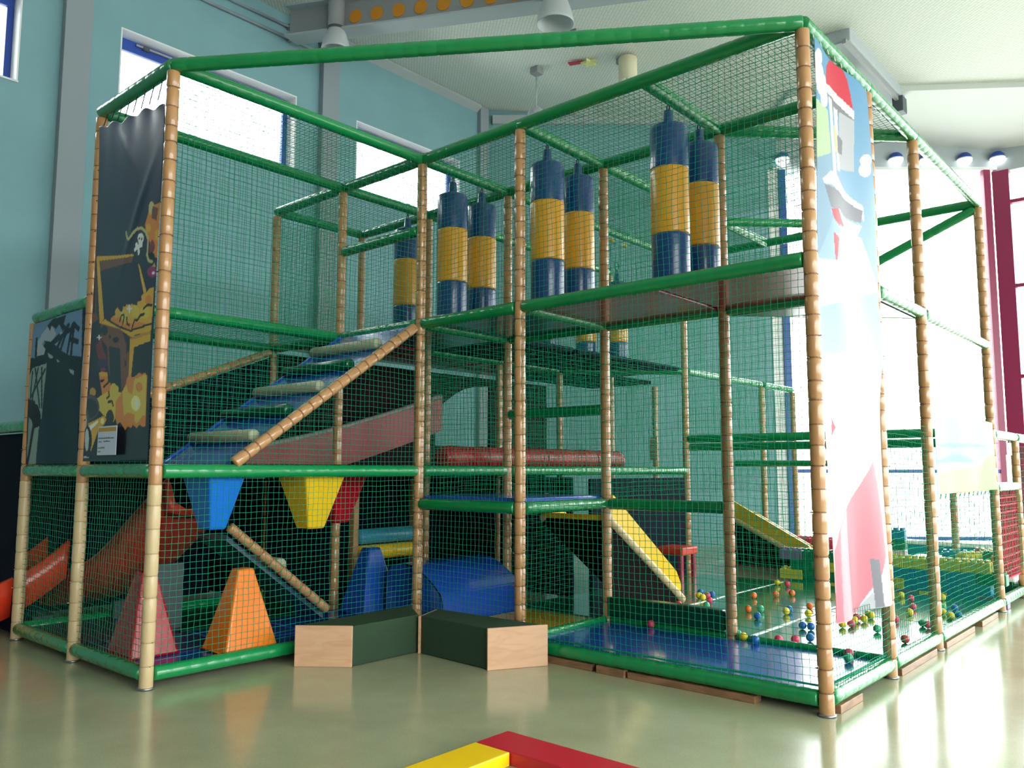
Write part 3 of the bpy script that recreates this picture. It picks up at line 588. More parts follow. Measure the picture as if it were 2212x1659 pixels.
# low ramp under the first deck
t = thing('low_ramp', 'dark low ramp with a tan side pole below the first deck', 'ramp', (-0.75, 0, 0.11))
link('board', mesh('lb', [(x, y, z + d) for x in (-0.42, 0.08) for y, z in ((-1.55, 0.85), (-0.55, 0.08)) for d in (-0.05, 0.0)], [(0, 2, 3, 1), (4, 5, 7, 6), (0, 1, 5, 4), (2, 6, 7, 3), (1, 3, 7, 5), (0, 4, 6, 2)]), SLATE, t)
me, ms = foam_tube_me(1.28, 0.042, 0.13, 0.005, 2); o = link('side_pole', me, TAN, t); orient(o, (0.14, -1.56, 0.92), (0.14, -0.55, 0.12)); stuff(link('strap_ties', ms, TIE, o))
o = link('rung', lathe_me('rung', [(0.05, -0.26), (0.058, -0.24), (0.058, 0.24), (0.05, 0.26)], 18), BEIGE, t); o.location = (-0.16, -1.02, 0.56); o.rotation_euler = (0, PI / 2, 0)

# ------------------------------------------------------------------ hanging punch bags
bag0 = None
def bag(x, y, label, zt=4.45):
    global bag0
    if bag0 is None:
        b = thing('punch_bag', label, 'punch bag', (x, y, zt), 'striped punch bags hung from the roof rails')
        R = 0.152; top = -0.20; y1, y0, bot = -0.565, -1.10, -1.50
        link('upper_sleeve', lathe_me('us', [(0.02, -0.06), (0.036, -0.07), (0.042, -0.16), (0.06, top + 0.005), (R * 0.8, top), (R * 0.95, top - 0.012), (R, top - 0.045), (R * 1.004, y1 + 0.01), (R, y1)], 28), BAGBLUE, b)
        link('middle_sleeve', lathe_me('msl', [(R, y1), (R * 1.008, y1 - 0.02), (R * 1.008, y0 + 0.02), (R, y0)], 28), DYELLOW, b)
        link('lower_sleeve', lathe_me('ls', [(R, y0), (R * 1.004, y0 - 0.02), (R, bot + 0.05), (R * 0.95, bot + 0.015), (R * 0.8, bot)], 28), BAGBLUE, b)
        hg = ribbon_tube('hanger', [(0.0, 0.0, -0.10), (0.012, 0, -0.06), (0.012, 0, -0.03), (0, 0, -0.012), (-0.012, 0, -0.03), (-0.012, 0, -0.06)], 0.006, BLACK, b, 8, True)
        ribbon_tube('strap', [(0.0, 0.055 * math.cos(a), 0.05 + 0.058 * math.sin(a)) for a in [k * PI / 8 for k in range(16)]], 0.008, NET, hg, 6, True)
        bag0 = b; return b
    r = bag0.copy(); COL.objects.link(r); r.location = (x, y, zt); r['label'] = label
    for ch in list(bag0.children):
        c = ch.copy(); COL.objects.link(c); c.parent = r
        for g in ch.children: d = g.copy(); COL.objects.link(d); d.parent = c
    return r
for x, y, l in ((2.5, 0.375, 'front punch bag of the right pair, nearest the tall right corner post'), (2.5, 0.88, 'striped punch bag half hidden behind the front bag of the right hand pair'),
                (1.25, 0.375, 'front punch bag of the middle pair, just right of the middle front post'), (1.25, 0.835, 'rear punch bag of the middle pair'),
                (0.0, 0.415, 'front punch bag of the left pair, between the inner corner post and the middle post'), (0.0, 0.84, 'rear punch bag of the left pair'),
                (-1.25, 0.92, 'single punch bag at the head of the log ramp, left of the inner corner post'),
                (-1.28, 4.42, 'distant punch bag below the upper deck, middle of three'), (-0.95, 4.75, 'distant punch bag below the upper deck, rightmost by the thin posts'), (-1.45, 3.75, 'distant punch bag below the upper deck, leftmost, mostly hidden')):
    bag(x, y, l)

# ------------------------------------------------------------------ slides
DBOARD = mat('dark_board', (26, 18, 20), 0.9, 0.05)
def slide_yellow(name, label, loc, rot, length, z0, z1, width, m, far_h=0.21):
    """runs along local +Y from z0 down to z1; local x from -width to 0"""
    t = thing(name, label, 'slide', loc); t.rotation_euler = (0, 0, rot); N = 14
    def zz(k): f = k / N; return z0 + (z1 - z0) * f
    def side(nm, x0, x1, h, mm, lift=0.0):
        pr = [(0.0, zz(0) + lift), (0.06, zz(0) + h), (length * 0.93, zz(13) + h), (length, zz(14) + h * 0.62), (length * 0.985, zz(14) + lift)]
        v = [(x, y, z) for x in (x0, x1) for y, z in pr]; n = len(pr)
        link(nm, mesh(nm, v, [tuple(range(n))[::-1], tuple(range(n, 2 * n))] + [(i, (i + 1) % n, n + (i + 1) % n, n + i) for i in range(n)]), mm, t)
    side('side_board', -0.03, 0.02, 0.21, m); side('side_board', -width - 0.02, -width + 0.03, far_h, m)
    link('bed', mesh('bed', [(x, length * k / N, zz(k) + d) for d in (-0.03, 0.02) for k in (0, N) for x in (-width + 0.03, -0.03)], [(0, 2, 3, 1), (4, 5, 7, 6), (0, 1, 5, 4), (2, 6, 7, 3), (0, 4, 6, 2), (1, 3, 7, 5)]), m, t)
    link('under_panel', mesh('up', [(x, length * k / N, zz(k) + d) for d in (-0.08, -0.035) for k in (0, N) for x in (-width + 0.0, 0.0)], [(0, 2, 3, 1), (4, 5, 7, 6), (0, 1, 5, 4), (2, 6, 7, 3), (0, 4, 6, 2), (1, 3, 7, 5)]), DBOARD, t)
    link('skirt', mesh('skirt', [(x, y, z) for x in (-0.012, 0.012) for y, z in ((0.02, 0.12), (length * 0.93, 0.12), (length * 0.93, zz(13) - 0.03), (0.02, z0 - 0.03))], [(3, 2, 1, 0), (4, 5, 6, 7), (0, 1, 5, 4), (1, 2, 6, 5), (2, 3, 7, 6), (3, 0, 4, 7)]), DBOARD, t)
    for x in (0.0, -width):
        L = math.hypot(length + 0.06, z0 - z1); me, ms = foam_tube_me(round(L, 2), 0.044, 0.13, 0.005, 1)
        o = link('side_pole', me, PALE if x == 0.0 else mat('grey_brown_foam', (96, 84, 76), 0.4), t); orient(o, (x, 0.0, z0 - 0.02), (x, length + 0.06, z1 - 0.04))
    return t
s1 = slide_yellow('slide', 'bright yellow slide with a cream side pole at the front of the court', (1.25, 1.28, 0.0), 0.0, 1.30, 1.06, 0.18, 0.80, YELLOW)
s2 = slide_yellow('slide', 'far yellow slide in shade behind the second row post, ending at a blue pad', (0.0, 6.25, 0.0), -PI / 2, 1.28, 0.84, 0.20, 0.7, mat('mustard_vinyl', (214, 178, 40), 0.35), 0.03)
t = thing('foam_pad', 'blue foam pad at the foot of the far yellow slide', 'pad', (1.52, 6.35, 0.10)); box('pad', (-0.32, -0.45, -0.1), (0.32, 0.45, 0.12), BLUE, t, 0.03); box('piping', (-0.33, -0.46, 0.105), (0.33, -0.44, 0.125), LBLUE, t, 0.004)
# long red slide on the left
t = thing('wave_slide', 'long red plastic slide running down to the left behind the corner posts', 'slide', (0, 0, 0))
N = 28; vs = []; fs = []; prof = [(-0.32, 0.24), (-0.29, 0.26), (-0.26, 0.20), (-0.22, 0.06), (-0.12, 0.0), (0.12, 0.0), (0.22, 0.06), (0.26, 0.34), (0.29, 0.40), (0.32, 0.38), (0.30, 0.0), (0.15, -0.05), (-0.15, -0.05), (-0.30, -0.02)]
for k in range(N + 1):
    f = k / N; x = -1.0 - 2.65 * f; z = 0.12 + 1.05 * (1 - f) ** 1.55 + 0.03 * math.sin(f * 9)
    for py, pz in prof: vs.append((x, -1.62 + py, z + pz))
n = len(prof)
for k in range(N):
    for q in range(n): a = k * n + q; b = k * n + (q + 1) % n; fs.append((a, b, b + n, a + n))
fs += [tuple(range(n)), tuple(range(N * n, N * n + n))[::-1]]
link('trough', mesh('trough', vs, fs, True), REDSL, t)
ribbon_tube('rim', [(-1.0 - 2.65 * k / N, -1.62 - 0.29, 0.12 + 1.05 * (1 - k / N) ** 1.55 + 0.03 * math.sin(k / N * 9) + 0.262) for k in range(N + 1)], 0.014, mat('rim_red', (226, 120, 110), 0.2), t, 8)
for x, zb in ((-1.5, 0.72), (-2.3, 0.32)): box('support_leg', (x - 0.03, -1.75, 0), (x + 0.03, -1.5, zb - 0.05), DGREY, t, 0.005)
t = thing('slide_outlet', 'glossy red slide outlet at the left edge of the picture by the last tan post', 'slide', (-3.05, -2.30, 0))
vs = []; fs = []
for k in range(15):
    f = k / 14; y = 0.30 - 0.9 * f; z = 0.05 + 0.42 * (1 - f) ** 1.8
    for py, pz in ((-0.30, 0.34), (-0.26, 0.36), (-0.22, 0.16), (-0.12, 0.02), (0.0, 0.0), (0.12, 0.02), (0.22, 0.16), (0.26, 0.36), (0.30, 0.34), (0.26, 0.0), (0.0, -0.045), (-0.26, 0.0)): vs.append((py, y, z + pz))
for k in range(14):
    for q in range(12): a = k * 12 + q; b = k * 12 + (q + 1) % 12; fs.append((a, b, b + 12, a + 12))
fs += [tuple(range(12)), tuple(range(14 * 12, 15 * 12))[::-1]]
link('chute', mesh('chute', vs, fs, True), mat('orange_red_plastic', (224, 60, 34), 0.22), t); box('foot', (-0.22, -0.5, 0), (0.22, -0.3, 0.02), DGREY, t); box('foot', (-0.2, 0.05, 0), (0.2, 0.25, 0.12), DGREY, t)
# upper red slide wall + roll on the first deck
t = thing('curved_slide_wall', 'dull red curved slide side seen through the net below the ramp head', 'slide', (-1.9, 0, L1))
vs = []; N = 16
for x in (-0.03, 0.03):
    for k in range(N + 1):
        f = k / N; y = -0.9 + 3.0 * f; zt = 0.18 + 0.75 * f ** 1.3; vs += [(x, y, max(0.03, zt - 0.42)), (x, y, zt)]
fs = []
for k in range(N):
    a = 2 * k; o_ = 2 * (N + 1); fs += [(a, a + 2, a + 3, a + 1), (o_ + a + 1, o_ + a + 3, o_ + a + 2, o_ + a), (a + 1, a + 3, o_ + a + 3, o_ + a + 1), (a, o_ + a, o_ + a + 2, a + 2)]
link('side_wall', mesh('side_wall', vs, fs), mat('dull_red', (150, 52, 60), 0.4), t)
ribbon_tube('top_edge', [(0, -0.9 + 3.0 * k / N, 0.18 + 0.75 * (k / N) ** 1.3 + 0.02) for k in range(N + 1)], 0.03, mat('edge_grey', (150, 140, 136), 0.3), t, 8)
t = thing('red_roll', 'long shiny red padded roll lying behind the first deck rail', 'foam roll', (-0.32, 2.2, L1 + 0.13))
o = link('roll', lathe_me('roll', [(0.05, -1.62), (0.11, -1.60), (0.125, -1.55)] + [(0.125 + 0.004 * ((k * 7) % 3 - 1), -1.5 + 3.0 * k / 20) for k in range(21)] + [(0.125, 1.55), (0.11, 1.60), (0.05, 1.62)], 22), RED, t); o.rotation_euler = (PI / 2, 0, 0)
for y in (-1.0, 0.0, 1.0): o = link('strap', lathe_me('strap', [(0.1285, -0.012), (0.13, 0.0), (0.1285, 0.012)], 22, False), MAROON, t); o.location = (0, y, 0); o.rotation_euler = (PI / 2, 0, 0)
t = thing('roller_pair', 'pair of horizontal padded rollers, light blue over yellow, behind the net', 'rollers', (-1.25, 0.66, 0))
for z, m, lab in ((0.80, LBLUE, 'light blue roller'), (0.63, YELLOW, 'yellow roller')):
    o = link('roller', lathe_me('roller', [(0.04, -0.38), (0.075, -0.37), (0.08, -0.34), (0.08, 0.34), (0.075, 0.37), (0.04, 0.38)], 20), m, t); o.location = (0, 0, z); o.rotation_euler = (PI / 2, 0, 0); o['label'] = lab
for y in (-0.42, 0.42): box('upright', (-0.04, y - 0.035, 0.11), (0.04, y + 0.035, 1.4), TAN, t, 0.01)

# ------------------------------------------------------------------ foam pyramids
def pyramid(name, label, x0, y0, x1, y1, zb, h, k, m, inv=False):
    bm = bmesh.new(); cx, cy_ = (x0 + x1) / 2, (y0 + y1) / 2; dx, dy = (x1 - x0) / 2, (y1 - y0) / 2
    s0, s1 = (k, 1.0) if inv else (1.0, k)
    lo = [bm.verts.new((a * dx * s0, b * dy * s0, 0)) for a, b in ((-1, -1), (1, -1), (1, 1), (-1, 1))]; hi = [bm.verts.new((a * dx * s1, b * dy * s1, h)) for a, b in ((-1, -1), (1, -1), (1, 1), (-1, 1))]
    bm.faces.new(lo[::-1]); bm.faces.new(hi)
    for i in range(4): bm.faces.new((lo[i], lo[(i + 1) % 4], hi[(i + 1) % 4], hi[i]))
    bmesh.ops.bevel(bm, geom=bm.edges[:], offset=0.018, segments=3, affect='EDGES', profile=0.5)
    me = bpy.data.meshes.new(name); bm.to_mesh(me); bm.free()
    t = thing(name, label, 'foam pyramid', (cx, cy_, zb)); link('body', me, m, t)
    pts = [(a * dx * s0 * 1.003, b * dy * s0 * 1.003, 0.012 if not inv else h - 0.012) if not inv else (a * dx * s1 * 1.003, b * dy * s1 * 1.003, h - 0.012) for a, b in ((-1, -1), (1, -1), (1, 1), (-1, 1))]
    ribbon_tube('piping', pts, 0.007, m, t, 6, True); return t
pyramid('foam_pyramid', 'red foam pyramid standing on the purple mat beside the left corner post', -0.84, -2.43, -0.42, -2.05, 0.11, 0.62, 0.30, RED)
pyramid('foam_pyramid', 'orange foam pyramid standing on the blue mat behind the front net', -0.42, -1.88, -0.05, -1.42, 0.11, 0.62, 0.30, ORANGE)
pyramid('foam_pyramid', 'blue foam pyramid standing behind the left carpeted block', -1.02, -0.12, -0.62, 0.36, 0.11, 0.62, 0.32, BLUE)
pyramid('hanging_pyramid', 'bright blue upside down foam pyramid hanging under the first deck, leftmost of three', -0.50, -2.06, -0.06, -1.74, L1 - 0.012 - 0.44, 0.44, 0.42, mat('bright_blue_vinyl', (16, 112, 214), 0.3), True)
pyramid('hanging_pyramid', 'yellow upside down foam pyramid hanging under the first deck', -0.50, -1.20, -0.06, -0.78, L1 - 0.012 - 0.48, 0.48, 0.40, YELLOW, True)
pyramid('hanging_pyramid', 'dark red upside down foam pyramid hanging behind the yellow one', -0.98, -0.58, -0.52, -0.16, L1 - 0.012 - 0.48, 0.48, 0.40, RED, True)
# blue half roll
t = thing('half_roll', 'big shiny blue half round foam block lying in the middle bay', 'foam block', (-0.14, 0.66, 0.0))
pr = [(0.37, 0.0), (0.37, 0.30), (0.34, 0.37), (0.26, 0.44), (0.10, 0.545), (-0.05, 0.60), (-0.22, 0.615), (-0.36, 0.58), (-0.42, 0.48), (-0.43, 0.0)]
vs = [(x, y, z) for y in (-0.56, 0.56) for x, z in pr]; n = len(pr)
me = mesh('half_roll', vs, [tuple(range(n)), tuple(range(n, 2 * n))[::-1]] + [(i, n + i, n + (i + 1) % n, (i + 1) % n) for i in range(n)])
bm = bmesh.new(); bm.from_mesh(me); bmesh.ops.recalc_face_normals(bm, faces=bm.faces[:]); bmesh.ops.bevel(bm, geom=bm.edges[:], offset=0.012, segments=2, affect='EDGES'); bm.to_mesh(me); bm.free()
link('body', me, BLUE, t).location = (0, 0, 0.0)
ribbon_tube('piping', [(x * 1.003, -0.56, max(z, 0.01)) for x, z in pr], 0.006, NAVY, t, 6)

# ------------------------------------------------------------------ carpeted step blocks in the inner corner
def block(label, poly, ends):
    t = thing('step_block', label, 'step block', (poly[0][0], poly[0][1], 0)); ox, oy = poly[0]
    link('carpet_body', prism_me('cb', [(x - ox, y - oy) for x, y in poly], 0.004, 0.305, 0.006), CARPET, t)
    for (a, b, zz) in ends:
        (x0, y0), (x1, y1) = a, b; d = Vector((x1 - x0, y1 - y0)).normalized(); nrm = Vector((d.y, -d.x)) * 0.022
        q = [(x0 - ox, y0 - oy), (x1 - ox, y1 - oy), (x1 - ox + nrm.x, y1 - oy + nrm.y), (x0 - ox + nrm.x, y0 - oy + nrm.y)]
        link('end_panel', prism_me('ep', q, 0.0, zz, 0.005), PLY, t)
    return t
block('left dark green carpeted step block with a wooden end, by the orange pyramid', [(0.19, -1.43), (0.54, -1.15), (0.54, -0.47), (0.13, -0.20)], [((0.19, -1.43), (0.54, -1.15), 0.31)])
block('right dark green carpeted step block with a pale wooden end by the middle post', [(0.60, -0.49), (1.39, -0.53), (1.62, -0.12), (0.46, -0.17)], [((1.385, -0.545), (1.625, -0.115), 0.312), ((0.455, -0.165), (0.595, -0.50), 0.30)])
# balance beams in the foreground
t = thing('balance_beam', 'glossy red flat beam at the bottom edge meeting the yellow one', 'floor beam', (2.61, -1.81, 0)); box('top_pad', (0, -0.125, 0.0), (2.6, 0.125, 0.07), mat('beam_red', (196, 26, 50), 0.32), t, 0.006)
t = thing('balance_beam', 'glossy yellow flat beam at the bottom edge meeting the red one', 'floor beam', (2.73, -1.94, 0)); box('top_pad', (-0.122, -2.4, 0.0), (0.122, -0.002, 0.07), mat('beam_yellow', (250, 204, 22), 0.32), t, 0.006)

t = thing('red_bench', 'small red bench standing in the dark behind the yellow slide', 'bench', (-0.15, 4.35, 0))
box('seat', (-0.1, -0.2, 0.42), (0.55, 0.2, 0.52), mat('bench_red', (214, 60, 44), 0.4), t, 0.02)
for x in (-0.06, 0.5):
    for y in (-0.16, 0.16): box('leg', (x - 0.025, y - 0.025, 0), (x + 0.025, y + 0.025, 0.42), mat('bench_leg', (170, 36, 70), 0.4), t, 0.005)
box('back_post', (-0.12, 0.12, 0.52), (-0.02, 0.2, 0.86), mat('bench_leg', (170, 36, 70), 0.4), t, 0.01); box('back_post', (-0.35, 0.12, 0.0), (-0.22, 0.2, 0.86), mat('bench_leg', (170, 36, 70), 0.4), t, 0.01)
tp = box('post_panel', (-1.32, 6.18, 1.66), (-1.18, 6.21, 2.02), PLY, frame, 0.004)
PIRATE=[('p',[(-0.193,3.493),(-0.136,3.455),(-0.049,3.462),(-0.009,3.035),(-0.097,3.05),(-0.159,3.145),(-0.222,3.242),(-0.276,3.33),(-0.237,3.4)],'ora'),
('p',[(-0.144,3.431),(-0.146,3.412),(-0.153,3.397),(-0.166,3.389),(-0.183,3.388),(-0.2,3.396),(-0.215,3.41),(-0.226,3.429),(-0.232,3.45),(-0.23,3.469),(-0.222,3.485),(-0.209,3.493),(-0.193,3.493),(-0.176,3.486),(-0.161,3.471),(-0.15,3.452)],'bei'),
('p',[(-0.171,3.454),(-0.08,3.418),(-0.097,3.328),(-0.18,3.362)],'bro'),
('p',[(-0.178,3.285),(-0.18,3.272),(-0.187,3.263),(-0.199,3.258),(-0.214,3.258),(-0.23,3.263),(-0.244,3.273),(-0.254,3.287),(-0.258,3.301),(-0.256,3.313),(-0.249,3.323),(-0.236,3.328),(-0.221,3.328),(-0.206,3.322),(-0.192,3.312),(-0.182,3.299)],'yel'),
('p',[(-0.116,3.247),(-0.047,3.259),(-0.038,3.157),(-0.101,3.186)],'yel'),
('p',[(-0.146,3.198),(-0.097,3.143),(-0.11,3.095),(-0.171,3.088),(-0.194,3.143)],'red'),
('p',[(-0.088,3.049),(-0.091,3.035),(-0.101,3.024),(-0.117,3.019),(-0.138,3.02),(-0.159,3.026),(-0.177,3.037),(-0.19,3.052),(-0.195,3.067),(-0.193,3.081),(-0.182,3.092),(-0.166,3.097),(-0.145,3.097),(-0.124,3.09),(-0.106,3.079),(-0.094,3.064)],'blk'),
('p',[(-0.142,2.974),(-0.093,3.008),(-0.073,2.98),(-0.098,2.967)],'yel'),
('l',[(-0.589,3.329),(-0.56,3.28),(-0.52,3.263),(-0.448,3.303),(-0.394,3.323),(-0.319,3.312),(-0.261,3.275),(-0.209,3.206),(-0.211,3.129),(-0.215,3.088),(-0.184,3.04),(-0.129,3.022)],0.012,'bei'),
('p',[(-0.28,3.229),(-0.282,3.214),(-0.292,3.203),(-0.308,3.198),(-0.328,3.198),(-0.348,3.205),(-0.366,3.217),(-0.379,3.232),(-0.385,3.249),(-0.382,3.263),(-0.372,3.275),(-0.356,3.28),(-0.336,3.279),(-0.316,3.272),(-0.298,3.26),(-0.286,3.245)],'whi'),
('p',[(-0.365,3.217),(-0.294,3.202),(-0.302,3.18),(-0.355,3.189)],'whi'),
('p',[(-0.339,3.237),(-0.34,3.233),(-0.342,3.231),(-0.346,3.229),(-0.351,3.229),(-0.357,3.231),(-0.361,3.234),(-0.364,3.238),(-0.366,3.242),(-0.365,3.245),(-0.362,3.248),(-0.358,3.249),(-0.353,3.249),(-0.348,3.247),(-0.344,3.244),(-0.341,3.241)],'blk'),
('p',[(-0.3,3.224),(-0.3,3.221),(-0.303,3.218),(-0.307,3.217),(-0.312,3.217),(-0.317,3.219),(-0.321,3.221),(-0.324,3.225),(-0.326,3.229),(-0.325,3.232),(-0.322,3.235),(-0.318,3.236),(-0.314,3.236),(-0.308,3.235),(-0.304,3.232),(-0.301,3.228)],'blk'),
('l',[(-0.419,3.166),(-0.37,3.175),(-0.311,3.177)],0.016,'whi'),
('l',[(-0.4,3.202),(-0.359,3.164),(-0.35,3.126)],0.016,'whi'),
('p',[(-0.048,2.934),(-0.052,2.919),(-0.066,2.907),(-0.089,2.902),(-0.118,2.903),(-0.147,2.911),(-0.172,2.924),(-0.19,2.94),(-0.197,2.958),(-0.193,2.973),(-0.178,2.984),(-0.154,2.99),(-0.126,2.988),(-0.097,2.98),(-0.072,2.967),(-0.055,2.951)],'mag'),
('p',[(-0.078,2.93),(-0.08,2.926),(-0.084,2.923),(-0.09,2.922),(-0.098,2.922),(-0.107,2.924),(-0.114,2.928),(-0.119,2.932),(-0.121,2.937),(-0.12,2.941),(-0.115,2.945),(-0.109,2.946),(-0.101,2.946),(-0.093,2.943),(-0.085,2.94),(-0.08,2.935)],'whi'),
('p',[(-1.305,3.184),(-1.147,3.105),(-1.104,2.766),(-1.061,2.71),(-1.238,2.668)],'bro'),
('p',[(-1.262,3.102),(-1.16,3.076),(-1.12,2.758),(-1.216,2.786)],'dar'),
('p',[(-1.159,3.242),(-0.436,3.13),(-0.45,3.103),(-0.462,3.075),(-1.063,3.108),(-1.093,3.201)],'bro'),
('p',[(-1.159,3.244),(-0.746,3.175),(-0.458,3.137),(-0.425,3.12),(-0.542,3.126),(-1.092,3.193)],'yel'),
('p',[(-1.159,3.242),(-1.093,3.196),(-0.946,2.696),(-1.028,2.67)],'yel'),
('p',[(-0.355,3.048),(-0.321,3.023),(-0.194,2.811),(-0.231,2.794),(-0.276,2.882)],'yel'),
('p',[(-0.813,2.678),(-0.77,2.7),(-0.732,2.7),(-0.74,2.736),(-0.694,2.757),(-0.65,2.724),(-0.6,2.703),(-0.588,2.751),(-0.543,2.74),(-0.524,2.757),(-0.469,2.743),(-0.427,2.749),(-0.384,2.729),(-0.331,2.717),(-0.334,2.751),(-0.263,2.751),(-0.277,2.791),(-0.227,2.796),(-0.178,2.809),(-0.15,2.825),(-0.081,2.825),(-0.083,2.546),(-0.436,2.539),(-0.638,2.615)],'yel'),
('p',[(-0.716,2.658),(-0.718,2.647),(-0.728,2.639),(-0.743,2.634),(-0.762,2.634),(-0.782,2.639),(-0.799,2.647),(-0.811,2.658),(-0.816,2.67),(-0.814,2.681),(-0.804,2.69),(-0.788,2.695),(-0.769,2.695),(-0.75,2.69),(-0.733,2.681),(-0.721,2.67)],'ora'),
('p',[(-0.553,2.629),(-0.558,2.616),(-0.576,2.607),(-0.603,2.603),(-0.637,2.604),(-0.671,2.61),(-0.701,2.622),(-0.722,2.635),(-0.731,2.65),(-0.725,2.663),(-0.707,2.673),(-0.679,2.677),(-0.645,2.675),(-0.611,2.669),(-0.581,2.657),(-0.561,2.644)],'ora'),
('p',[(-0.356,2.568),(-0.363,2.558),(-0.385,2.551),(-0.418,2.548),(-0.459,2.551),(-0.5,2.558),(-0.536,2.568),(-0.561,2.58),(-0.57,2.592),(-0.563,2.603),(-0.541,2.61),(-0.506,2.612),(-0.465,2.609),(-0.424,2.602),(-0.389,2.592),(-0.365,2.58)],'ora'),
('p',[(-0.173,2.557),(-0.181,2.549),(-0.206,2.544),(-0.246,2.543),(-0.292,2.547),(-0.34,2.554),(-0.381,2.564),(-0.41,2.574),(-0.42,2.585),(-0.412,2.593),(-0.385,2.598),(-0.345,2.598),(-0.297,2.594),(-0.25,2.587),(-0.21,2.577),(-0.183,2.567)],'ora'),
('p',[(-0.1,2.734),(-0.102,2.72),(-0.112,2.709),(-0.128,2.703),(-0.148,2.703),(-0.168,2.708),(-0.186,2.719),(-0.198,2.733),(-0.204,2.748),(-0.201,2.762),(-0.191,2.773),(-0.175,2.779),(-0.155,2.779),(-0.135,2.773),(-0.117,2.763),(-0.105,2.749)],'ora'),
('p',[(-0.484,2.67),(-0.488,2.655),(-0.503,2.644),(-0.526,2.639),(-0.554,2.639),(-0.583,2.645),(-0.608,2.657),(-0.626,2.672),(-0.633,2.688),(-0.629,2.702),(-0.614,2.713),(-0.591,2.719),(-0.563,2.718),(-0.534,2.712),(-0.509,2.7),(-0.492,2.685)],'lye'),
('p',[(-0.293,2.675),(-0.297,2.657),(-0.312,2.643),(-0.335,2.636),(-0.363,2.636),(-0.393,2.643),(-0.419,2.656),(-0.437,2.674),(-0.445,2.694),(-0.441,2.712),(-0.426,2.725),(-0.402,2.733),(-0.374,2.733),(-0.344,2.725),(-0.319,2.711),(-0.301,2.694)],'lye'),
('p',[(-0.122,2.644),(-0.126,2.626),(-0.142,2.613),(-0.167,2.606),(-0.198,2.606),(-0.229,2.614),(-0.257,2.627),(-0.276,2.645),(-0.284,2.664),(-0.28,2.682),(-0.264,2.695),(-0.238,2.702),(-0.207,2.701),(-0.176,2.694),(-0.149,2.68),(-0.13,2.663)],'lye'),
('l',[(-0.641,2.64),(-0.613,2.685),(-0.57,2.685),(-0.56,2.659),(-0.583,2.613)],0.01,'blk'),
('l',[(-0.408,2.564),(-0.372,2.618),(-0.32,2.611)],0.01,'blk'),
('l',[(-0.512,2.654),(-0.503,2.604),(-0.463,2.59)],0.01,'blk'),
('l',[(-0.32,2.611),(-0.272,2.643),(-0.212,2.645)],0.01,'blk'),
('l',[(-0.226,2.685),(-0.168,2.706),(-0.098,2.695)],0.01,'blk'),
('p',[(-0.453,2.714),(-0.453,2.7),(-0.456,2.688),(-0.461,2.681),(-0.468,2.679),(-0.476,2.683),(-0.483,2.692),(-0.489,2.704),(-0.492,2.719),(-0.492,2.733),(-0.489,2.745),(-0.484,2.752),(-0.477,2.754),(-0.469,2.75),(-0.462,2.741),(-0.456,2.728)],'whi'),
('p',[(-0.421,2.71),(-0.425,2.707),(-0.435,2.706),(-0.452,2.706),(-0.472,2.708),(-0.491,2.711),(-0.508,2.715),(-0.52,2.719),(-0.524,2.723),(-0.521,2.726),(-0.51,2.727),(-0.493,2.727),(-0.473,2.725),(-0.454,2.722),(-0.437,2.718),(-0.425,2.714)],'whi'),
('p',[(-1.008,2.662),(-0.866,2.646),(-0.589,2.565),(-0.442,2.496),(-0.438,2.205),(-0.488,2.142),(-0.58,2.1),(-0.779,2.201),(-0.825,2.303),(-0.867,2.466),(-0.981,2.537)],'bro'),
('p',[(-0.645,2.498),(-0.648,2.489),(-0.66,2.483),(-0.678,2.479),(-0.7,2.48),(-0.722,2.484),(-0.742,2.491),(-0.756,2.5),(-0.761,2.51),(-0.758,2.519),(-0.746,2.525),(-0.728,2.528),(-0.705,2.528),(-0.683,2.524),(-0.663,2.516),(-0.65,2.507)],'dar'),
('p',[(-0.796,2.538),(-0.797,2.533),(-0.802,2.529),(-0.809,2.527),(-0.818,2.527),(-0.827,2.529),(-0.834,2.532),(-0.84,2.537),(-0.842,2.543),(-0.841,2.548),(-0.837,2.552),(-0.83,2.555),(-0.821,2.555),(-0.812,2.553),(-0.804,2.549),(-0.799,2.544)],'dar'),
('p',[(-0.487,2.304),(-0.487,2.293),(-0.49,2.284),(-0.496,2.278),(-0.503,2.277),(-0.511,2.279),(-0.518,2.286),(-0.523,2.296),(-0.526,2.307),(-0.525,2.318),(-0.522,2.327),(-0.517,2.333),(-0.51,2.335),(-0.502,2.332),(-0.495,2.325),(-0.49,2.315)],'dar'),
('p',[(-0.588,2.56),(-0.442,2.491),(-0.442,2.396),(-0.503,2.373),(-0.5,2.44)],'dar'),
('p',[(-0.86,2.595),(-0.863,2.58),(-0.877,2.569),(-0.899,2.562),(-0.925,2.562),(-0.953,2.568),(-0.977,2.579),(-0.994,2.594),(-1.001,2.611),(-0.998,2.626),(-0.984,2.638),(-0.962,2.644),(-0.935,2.644),(-0.908,2.638),(-0.884,2.626),(-0.867,2.611)],'dar'),
('p',[(-0.826,2.467),(-0.617,2.427),(-0.561,2.089),(-0.779,2.196)],'dar'),
('p',[(-0.442,2.491),(-0.093,2.509),(-0.097,2.432),(-0.36,2.412),(-0.395,2.188),(-0.442,2.205)],'yel'),
('p',[(-0.36,2.412),(-0.097,2.432),(-0.118,2.209),(-0.388,2.182)],'dar'),
('p',[(-0.442,2.491),(-0.093,2.509),(-0.095,2.483),(-0.419,2.47)],'oly'),
('p',[(-1.028,2.673),(-0.918,2.694),(-0.636,2.6),(-0.448,2.548),(-0.09,2.556),(-0.089,2.508),(-0.432,2.498),(-0.634,2.58)],'yel'),
('l',[(-0.894,2.688),(-0.636,2.595),(-0.437,2.544),(-0.094,2.557)],0.008,'blk'),
